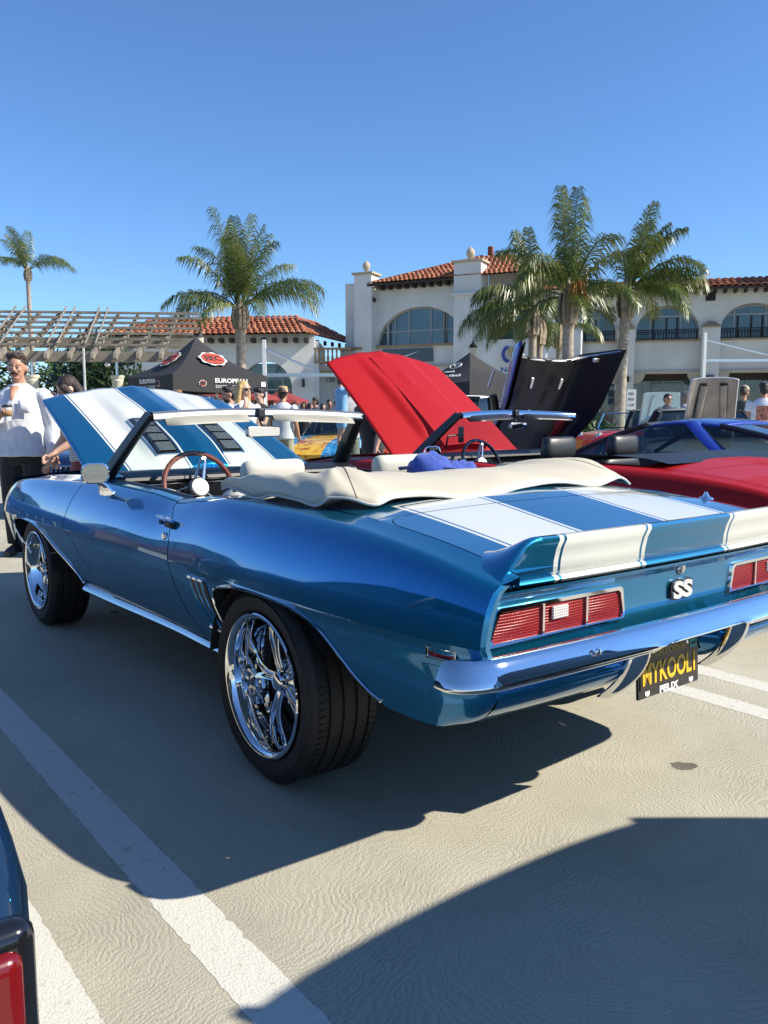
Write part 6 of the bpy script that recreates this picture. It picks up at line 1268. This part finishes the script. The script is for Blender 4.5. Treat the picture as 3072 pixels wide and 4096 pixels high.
def person(px,d,h,turn,label,skin='tan',hair=('brown',(.05,.028,.016)),hstyle='short',top=None,bottom=None,pose=None,lean=0.,near=False,glasses=False,hat=None,group=None,mous=False,beard=False,offy=0.):
    g_=gnd(px,d); root=empty('person',g_,FACE+turn,label,'person',group); k=h/1.75; root.scale=(k,k,k); pose=pose or {}
    vox=.0075 if near else .013 if d<16 else .019; sk=SK[skin]
    L=lambda p:(p[0],p[1]-lean*max(0,p[2]-.95)**1.0,p[2]-.35*abs(lean)*max(0,p[2]-.95))
    arm={}
    for s,key in ((-1,'R'),(1,'L')):
        e,w=pose.get(key,((s*.245,.03,1.16),(s*.262,-.05,.91))); arm[key]=[Vector(L((s*.175,.0,1.425))),Vector(L((s*.20,.0,1.40))),Vector(e),Vector(w)]
    hc=Vector(L((0,-.012,1.63))); ht=pose.get('head',(0,0)); HM=Matrix.Translation(hc)@Matrix.Rotation(ht[0],4,'Z')@Matrix.Rotation(ht[1],4,'X')
    b=MB()
    hb=MB(); hb.ball((0,.008,.022),(.074,.094,.098),16,12); hb.ball((0,-.022,-.038),(.056,.066,.070),14,10); hb.ball((0,-.060,-.082),(.030,.026,.024),10,8)
    hb.tube([(0,-.086,.012),(0,-.104,-.020),(0,-.098,-.030)],[.008,.013,.011],8)
    for s in(-1,1): hb.ball((s*.076,.012,-.008),(.011,.02,.03),8,8); hb.ball((s*.034,-.066,-.022),(.022,.018,.018),8,6)
    b.v+=[tuple(HM@Vector(p)) for p in hb.v]; b.f+=hb.f
    nk=Vector(L((0,.02,1.42))); b.tube([nk,nk.lerp(hc,.35)+Vector((0,.006,0)),hc+Vector((0,.0,-.05))],[.066,.056,.052],12)
    b.tube([L((0,0,.88)),L((0,0,1.05)),L((0,0,1.2)),L((0,0,1.36)),L((0,.01,1.44))],[(.10,.15),(.095,.14),(.105,.15),(.10,.165),(.06,.10)],14)
    for key,s in (('R',-1),('L',1)):
        a=arm[key]; el=a[2]; wr=a[3]; b.tube([a[0],a[1],a[1].lerp(el,.5),el,el.lerp(wr,.35),wr],[.05,.053,.046,.040,.041,.028],10)
        dr=(wr-el).normalized(); hv=pose.get('hand'+key,None); f=(Vector(hv) if hv else dr).normalized(); sd=pose.get('side'+key); sd=Vector(sd).normalized() if sd else Vector((0,1,0)); sd=(sd-f*sd.dot(f)).normalized(); nn=f.cross(sd)
        b.tube([wr,wr+f*.04,wr+f*.085],[(.026,.034),(.020,.042),(.017,.040)],10)
        cur=pose.get('curl'+key,.5)
        for i in range(4):
            off=sd*(.030-.020*i); p0=wr+f*.082+off; L_=(.070,.080,.074,.058)[i]; q=[p0]; ff=f.copy()
            for j in range(3): ff=(ff*math.cos(cur)+nn*math.sin(cur)).normalized(); q.append(q[-1]+ff*L_*(.42,.32,.26)[j])
            b.tube(q,[.0098,.0092,.0086,.0070],7)
        p0=wr+f*.03+sd*.034; b.tube([p0,p0+f*.022+sd*.022+nn*.012,p0+f*.050+sd*.022+nn*.028*max(cur,.3)*2],[.013,.0115,.009],7)
    lo=bottom or {}; st=pose.get('stance',.1)
    for s in(-1,1):
        b.tube([(s*.09,0,.93),(s*st,.0,.70),(s*st*1.05,-.015,.50),(s*st*1.08,.012,.34),(s*st*1.1,.03,.09)],[.088,.082,.056,.056,.036],12)
    skin_o=fused('body',b,vox,sk,root)
    # face
    def fp(x,y,z): return HM@Vector((x,y,z))
    if near or d<13:
        for s in(-1,1):
            if not glasses:
                e=MB(); e.ball(fp(s*.031,-.081,.004),(.0105,.006,.0048),10,6); eo=e.build('eye',M['eyew'],skin_o); e=MB(); e.ball(fp(s*.031,-.0865,.004),(.0050,.003,.0046),8,6); e.build('iris',M['eyed'],eo)
            e=MB(); e.tube([fp(s*.012,-.091,.019),fp(s*.032,-.091,.024),fp(s*.052,-.078,.018)],[.003,.0045,.003],6); e.build('eyebrow',hairm(*hair),skin_o)
        e=MB(); e.tube([fp(-.023,-.083,-.062),fp(0,-.092,-.060),fp(.023,-.083,-.062)],[(.004,.003),(.007,.005),(.004,.003)],6); e.build('mouth',M['lip'],skin_o)
    if mous:
        e=MB(); e.tube([fp(-.034,-.080,-.056),fp(-.014,-.095,-.044),fp(0,-.097,-.043),fp(.014,-.095,-.044),fp(.034,-.080,-.056)],[.004,.008,.0075,.008,.004],8); e.build('moustache',hairm(*hair),skin_o)
    if beard:
        e=MB(); e.ball(fp(0,-.028,-.075),(.062,.066,.042),12,8); fused('beard',e,vox,hairm(*hair),skin_o,1)
    if glasses:
        for s in(-1,1):
            e=MB(); e.ball(fp(s*.033,-.090,.004),(.027,.008,.020),10,6); e.build('sunglass_lens',M['blackgloss'],skin_o)
        e=MB(); e.tube([fp(-.078,.0,.012),fp(-.062,-.075,.012),fp(0,-.098,.010),fp(.062,-.075,.012),fp(.078,.0,.012)],.0035,6); e.build('sunglass_frame',M['blackgloss'],skin_o)
    # hair
    hh=MB(); hs=hstyle
    if hs!='none':
        hh.ball((0,.022,.050),(.083,.096,.082),16,10); hh.ball((0,.055,.0),(.076,.066,.085),14,10)
        if hs=='short': 
            for i in range(9): a=-1.2+.3*i; hh.ball((.062*math.sin(a),-.052*math.cos(a)+.008,.098+.012*math.sin(i*2.1)),(.028,.030,.024),8,6)
        if hs=='long':
            for s in(-1,1): hh.tube([(s*.070,-.02,.055),(s*.086,.0,-.03),(s*.095,.03,-.16),(s*.10,.03,-.27)],[.03,.036,.04,.022],8)
            hh.tube([(0,.07,.03),(0,.085,-.12),(0,.085,-.28)],[(.06,.07),(.04,.09),(.025,.07)],10)
        if hs=='bob':
            for s in(-1,1): hh.tube([(s*.06,-.045,.06),(s*.082,-.02,-.02),(s*.08,-.01,-.11)],[.03,.036,.03],8)
            hh.tube([(0,.06,.03),(0,.075,-.12)],[(.06,.08),(.05,.08)],10)
        hh.v=[tuple(HM@Vector(p)) for p in hh.v]; fused('hair',hh,vox,hairm(*hair),skin_o,1)
    # clothes
    t=top; A=lambda v:v
    sh=MB(); hem=t.get('hem',.86); lo_=t.get('loose',1.); R_=[(hem,.150*lo_,.190*lo_),(lerp(hem,1.2,.4),.132*lo_,.178*lo_),(1.18,.130*lo_,.176*lo_),(1.32,.138*lo_,.194),(1.40,.122,.190),(1.445,.098,.150),(1.475,.078,.100),(1.495,.068,.078)]
    sh.tube([L((0,.005,z)) for z,_,_ in R_],[(a,c) for _,a,c in R_],20)
    for key in('R','L'):
        a=arm[key]; n=t.get('sleeve',.9); pts=[a[0],a[1],a[1].lerp(a[2],.55)]; rr=[.058,.064*lo_,.062*lo_]
        if n>=1: pts+=[a[2],a[2].lerp(a[3],.5)]; rr+=[.060*lo_,.056*lo_]
        if n>=2: pts.append(a[2].lerp(a[3],.93)); rr.append(.050*lo_)
        if n>0: sh.tube(pts,rr,12)
    sho=fused('shirt',sh,vox*1.05,t['mat'],root,5)
    if d<9:
        from mathutils import noise
        nv_=len(sho.data.vertices); co_=np.empty(nv_*3); no_=np.empty(nv_*3); sho.data.vertices.foreach_get('co',co_); sho.data.vertices.foreach_get('normal',no_); co_=co_.reshape(-1,3); no_=no_.reshape(-1,3)
        f_=np.array([noise.noise(Vector((c[0]*9,c[1]*9,c[2]*4.5+px)))*.006+noise.noise(Vector((c[0]*30+c[2]*6,c[1]*30,c[2]*7)))*.0035 for c in co_])
        sho.data.vertices.foreach_set('co',(co_+no_*f_[:,None]).ravel()); sho.data.update()
    if t.get('vneck'):
        v=MB(); vv=[L(p) for p in ((-.040,-.075,1.470),(.040,-.075,1.470),(.006,-.145*lo_,1.345),(-.006,-.145*lo_,1.345))]; v.add([Vector(p)+Vector((0,-.012,0)) for p in vv],[(0,1,2,3)]); v.build('neck_opening',sk,sho,solid=.004)
    if t.get('print'):
        v=MB(); v.grid([[L((x,.155*lo_-abs(x)*.22+.012,z)) for z in lin(5,1.12,1.36)] for x in lin(7,-.11,.11)]); v.build('shirt_print',t['print'],sho)
    if t.get('pocket'):
        v=MB(); v.grid([[L((x,-.138*lo_+x*x*.9-.004,z)) for z in lin(3,1.24,1.35)] for x in lin(4,.05,.14)]); v.build('pocket',t['mat'],sho,solid=.004)
    pn=MB(); ln=lo.get('len','long'); zw=lo.get('waist',.98); pn.tube([(0,.005,zw+.0),(0,.005,.92),(0,.008,.80)],[(.118,.166),(.128,.178),(.115,.172)],18)
    for s in(-1,1):
        pts=[(s*.088,.004,.90),(s*st,.0,.70)]; rr=[.104,.094]
        if ln=='long': pts+=[(s*st*1.05,-.012,.50),(s*st*1.08,.012,.30),(s*st*1.1,.028,.10)]; rr+=[.078,.072,.064]
        elif ln=='knee': pts+=[(s*st*1.05,-.01,.50)]; rr+=[.088]
        else: pts[-1]=(s*st*.98,0,.74); rr[-1]=.098
        pn.tube(pts,rr,12)
    fused('trousers' if ln=='long' else 'shorts',pn,vox*1.1,lo['mat'],root,2)
    for s in(-1,1):
        f=MB(); f.tube([(s*st*1.1,.07,.045),(s*st*1.1,.02,.05),(s*st*1.12,-.10,.038),(s*st*1.13,-.17,.03)],[(.040,.036),(.045,.042),(.036,.044),(.022,.030)],10); f.build('shoe',M['shoe'],root)
    if hat:
        kind,hm=hat; q=MB()
        if kind=='cap':
            q.lathe([(0,.115),(.05,.11),(.08,.085),(.092,.04),(.094,.015)],18,HM@Matrix.Translation((0,.008,.025))@Matrix.Diagonal((.94,1.06,1,1))); ho=q.build('cap',hm,root); q=MB(); q.grid([[HM@Vector((x,-.085-.075*r_*math.cos(x*9)-.0,.042-.012*r_)) for r_ in lin(4)] for x in lin(9,-.07,.07)]); q.build('cap_brim',hm,ho,solid=.004)
        else:
            q.lathe([(0,.125),(.05,.128),(.076,.115),(.086,.05),(.088,.030),(.15,.024),(.155,.028)],22,HM@Matrix.Translation((0,.006,.015))); ho=q.build('brimmed_hat',hm,root)
    return root
BR=('brown',(.045,.024,.013)); BK=('black',(.012,.010,.009)); BL=('blond',(.50,.34,.13)); GY=('grey',(.16,.14,.12))
white=cloth('white',(.66,.66,.69)); black=cloth('black',(.014,.014,.016)); navy=cloth('navy',(.015,.02,.05)); grey=cloth('grey',(.30,.30,.32)); khaki=cloth('khaki',(.36,.31,.22)); olive=cloth('olive',(.05,.055,.035)); burg=cloth('burgundy',(.16,.018,.030)); lblue=cloth('light_blue',(.16,.36,.58)); jean=cloth('denim',(.05,.08,.15))
# man with the coffee cup, arm bent in front
man=person(80,7.45,1.81,.05,'man in a loose white henley and black trousers holding a coffee cup','tan',BR,'short',dict(mat=white,sleeve=2,hem=.87,loose=1.14,vneck=True,pocket=True),dict(mat=black,len='long'),
  dict(R=((-.28,-.02,1.14),(-.080,-.250,1.215)),handR=(.75,-.35,.35),sideR=(0,0,1),curlR=.72,L=((.265,.05,1.14),(.285,-.03,.885)),head=(.10,.05)),near=True,mous=True)
def cup(loc,label,s=1.):
    o=empty('coffee_cup',loc,FACE,label,'cup'); c=MB(); c.lathe([(0,0),(.028*s,0),(.040*s,.115*s),(.041*s,.118*s)],24); c.build('cup_body',M['white'],o); c=MB(); c.lathe([(.0325*s,.035*s),(.0395*s,.092*s)],24); c.build('cup_sleeve',pm('cardboard',(.33,.19,.09),.8),o,solid=-.0012); c=MB(); c.lathe([(.043*s,.114*s),(.043*s,.124*s),(.036*s,.128*s),(.034*s,.136*s),(0,.136*s)],24); c.build('cup_lid',M['black'],o)
bpy.context.view_layer.update()
cup(man.matrix_world@Vector((.012,-.305,1.180)),'paper coffee cup with brown sleeve and black lid in the man\'s hand')
def stripe_cloth():
    m,nt,b=mat_new('striped_cloth'); tc=N(nt,'TexCoord'); sx=N(nt,'SeparateXYZ'); nt.links.new(tc.outputs['Object'],sx.inputs[0]); w=math_(nt,'SINE',math_(nt,'MULTIPLY',sx.outputs[2],420)); nt.links.new(mixc(nt,math_(nt,'GREATER_THAN',w,.25),(.66,.66,.68),(.10,.12,.22)),b.inputs['Base Color']); b.inputs['Roughness'].default_value=.85; return m
person(338,7.25,1.64,-.75,'woman with dark hair in striped top and burgundy shorts leaning over the engine','fair',('darkbrown',(.03,.017,.011)),'bob',dict(mat=stripe_cloth(),sleeve=.5,hem=.95),dict(mat=burg,len='short',waist=1.0),
  dict(R=((-.215,-.10,1.15),(-.30,-.20,.93)),L=((.20,-.16,1.14),(.14,-.36,1.02)),head=(-.35,.55),curlR=.22,curlL=.25),lean=.20,near=True)
person(975,10.6,1.70,.75,'blonde woman in sunglasses and white v-neck tee, hand at her chin','fair',BL,'long',dict(mat=white,sleeve=.7,hem=.9,vneck=True),dict(mat=jean),dict(R=((-.23,-.12,1.20),(-.10,-.20,1.42)),handR=(.25,.1,1),sideR=(1,0,0),head=(.25,-.05)),glasses=True)
person(918,11.4,1.66,-.9,'bearded man in a dark tee with red sunglasses on his head','tan',BK,'short',dict(mat=black,sleeve=.8),dict(mat=jean),beard=True,pose=dict(head=(-.3,.2)))
person(1040,13.2,1.70,-.7,'dark-haired man in a black tee looking at a phone','fair',BK,'short',dict(mat=black,sleeve=.8),dict(mat=khaki),dict(L=((.24,-.12,1.16),(.12,-.34,1.22)),head=(0,.3)))
person(1133,14.2,1.74,2.8,'person in white tee and straw hat seen from behind','tan',BR,'short',dict(mat=white,sleeve=.8,loose=1.1),dict(mat=khaki),hat=('brim',pm('straw',(.48,.33,.20),.9,bump=.5,bscale=120)))
person(1398,13.2,1.82,.95,'man in a dark cap and grey tee carrying a small child','tan',BR,'short',dict(mat=grey,sleeve=.8),dict(mat=cloth('green',(.10,.13,.10)),len='knee'),dict(R=((-.24,-.14,1.2),(-.04,-.26,1.20)),L=((.24,-.14,1.18),(.04,-.26,1.12)),head=(.2,0)),hat=('cap',navy),beard=True)
ch=person(1366,12.95,1.12,2.2,'small child in light blue carried against the man\'s shoulder','fair',BR,'short',dict(mat=lblue,sleeve=.8,hem=.85),dict(mat=lblue,len='knee'),dict(R=((-.2,-.16,1.4),(-.1,-.34,1.46)),L=((.2,-.16,1.4),(.1,-.34,1.46)),stance=.07))
ch.location.z=.74
person(1490,10.0,1.70,-1.2,'person in black shorts and tee bending beside the red raised hood','fair',BK,'short',dict(mat=black,sleeve=.6),dict(mat=black,len='knee'),dict(R=((-.25,-.05,1.16),(-.22,-.28,1.0)),head=(0,.3)),lean=.25)
person(712,13.0,1.66,.3,'person with light brown hair standing beyond the striped hood','fair',('lightbrown',(.22,.12,.05)),'short',dict(mat=navy,sleeve=.8),dict(mat=jean))
person(206,15.,1.70,.4,'dark-haired person standing between the man and the pergola','fair',BK,'short',dict(mat=grey,sleeve=.8),dict(mat=jean))
rs_=random.Random(12)
crowd=[(1216,24,1.66,black,'person in black tee in the crowd before the far arch'),(1262,23,1.76,black,'long-haired person in a black cap amid the far crowd'),(1292,25,1.62,navy,'short person in navy at the edge of the far crowd'),(1318,24,1.72,black,'person in black with a pale bag in the far crowd'),(1180,27,1.70,grey,'person in grey tee under the red umbrellas'),(1240,28,1.68,white,'person in white tee under the red umbrellas'),(1095,26,1.70,olive,'person in olive tee under the red umbrellas'),(1345,26,1.7,lblue,'person in pale blue tee beside the shop window'),(1640,24,1.7,black,'person in black behind the red hood'),(640,24,1.7,white,'person in white tee under the black canopy tent'),(560,26,1.7,navy,'person in navy tee under the black canopy tent'),(2230,25,1.7,grey,'person in grey tee behind the palm trunks'),(2610,27,1.72,black,'seated dark figure behind the steel blue roadster')]
for px,d,h,c,lb in crowd:
    person(px,d,h,rs_.uniform(-2,2),lb,rs_.choice(['tan','fair','brown']),rs_.choice([BR,BK,BK]),rs_.choice(['short','short','bob']),dict(mat=c,sleeve=.8),dict(mat=rs_.choice([jean,black,khaki])),group='visitors in the far crowd')
person(2668,18.6,1.72,.35,'man in a navy tee and khaki shorts pointing with one arm','tan',BK,'short',dict(mat=navy,sleeve=.8,loose=1.1),dict(mat=khaki,len='knee'),dict(R=((-.42,-.08,1.28),(-.62,-.14,1.12)),L=((.26,.0,1.16),(.25,-.05,.92))),glasses=True)
person(2742,17.6,1.74,1.2,'grey-haired man in a grey tee looking towards the navy tee man','brown',GY,'short',dict(mat=grey,sleeve=.8),dict(mat=khaki,len='knee'),dict(head=(.3,0)),glasses=True)
person(2905,20,1.62,2.4,'woman in an orange top and black shorts by the shop window','tan',BR,'long',dict(mat=cloth('orange',(.55,.25,.04)),sleeve=.5,hem=.95),dict(mat=black,len='short'))
person(2972,16.2,1.80,2.5,'man in a tan cap and dark olive shirt looking down','tan',BR,'short',dict(mat=olive,sleeve=.8,loose=1.15),dict(mat=khaki),dict(head=(0,.4)),hat=('cap',khaki),beard=True)
pr=pm('shirt_print',(.42,.16,.10),.8,var=.8,vscale=22)
person(3052,14.2,1.80,2.75,'man in a dark cap and white tee with a printed car on the back','tan',BK,'short',dict(mat=white,sleeve=.9,loose=1.15,print=pr),dict(mat=jean),hat=('cap',navy))

bpy.data.scenes.remove(TMP)
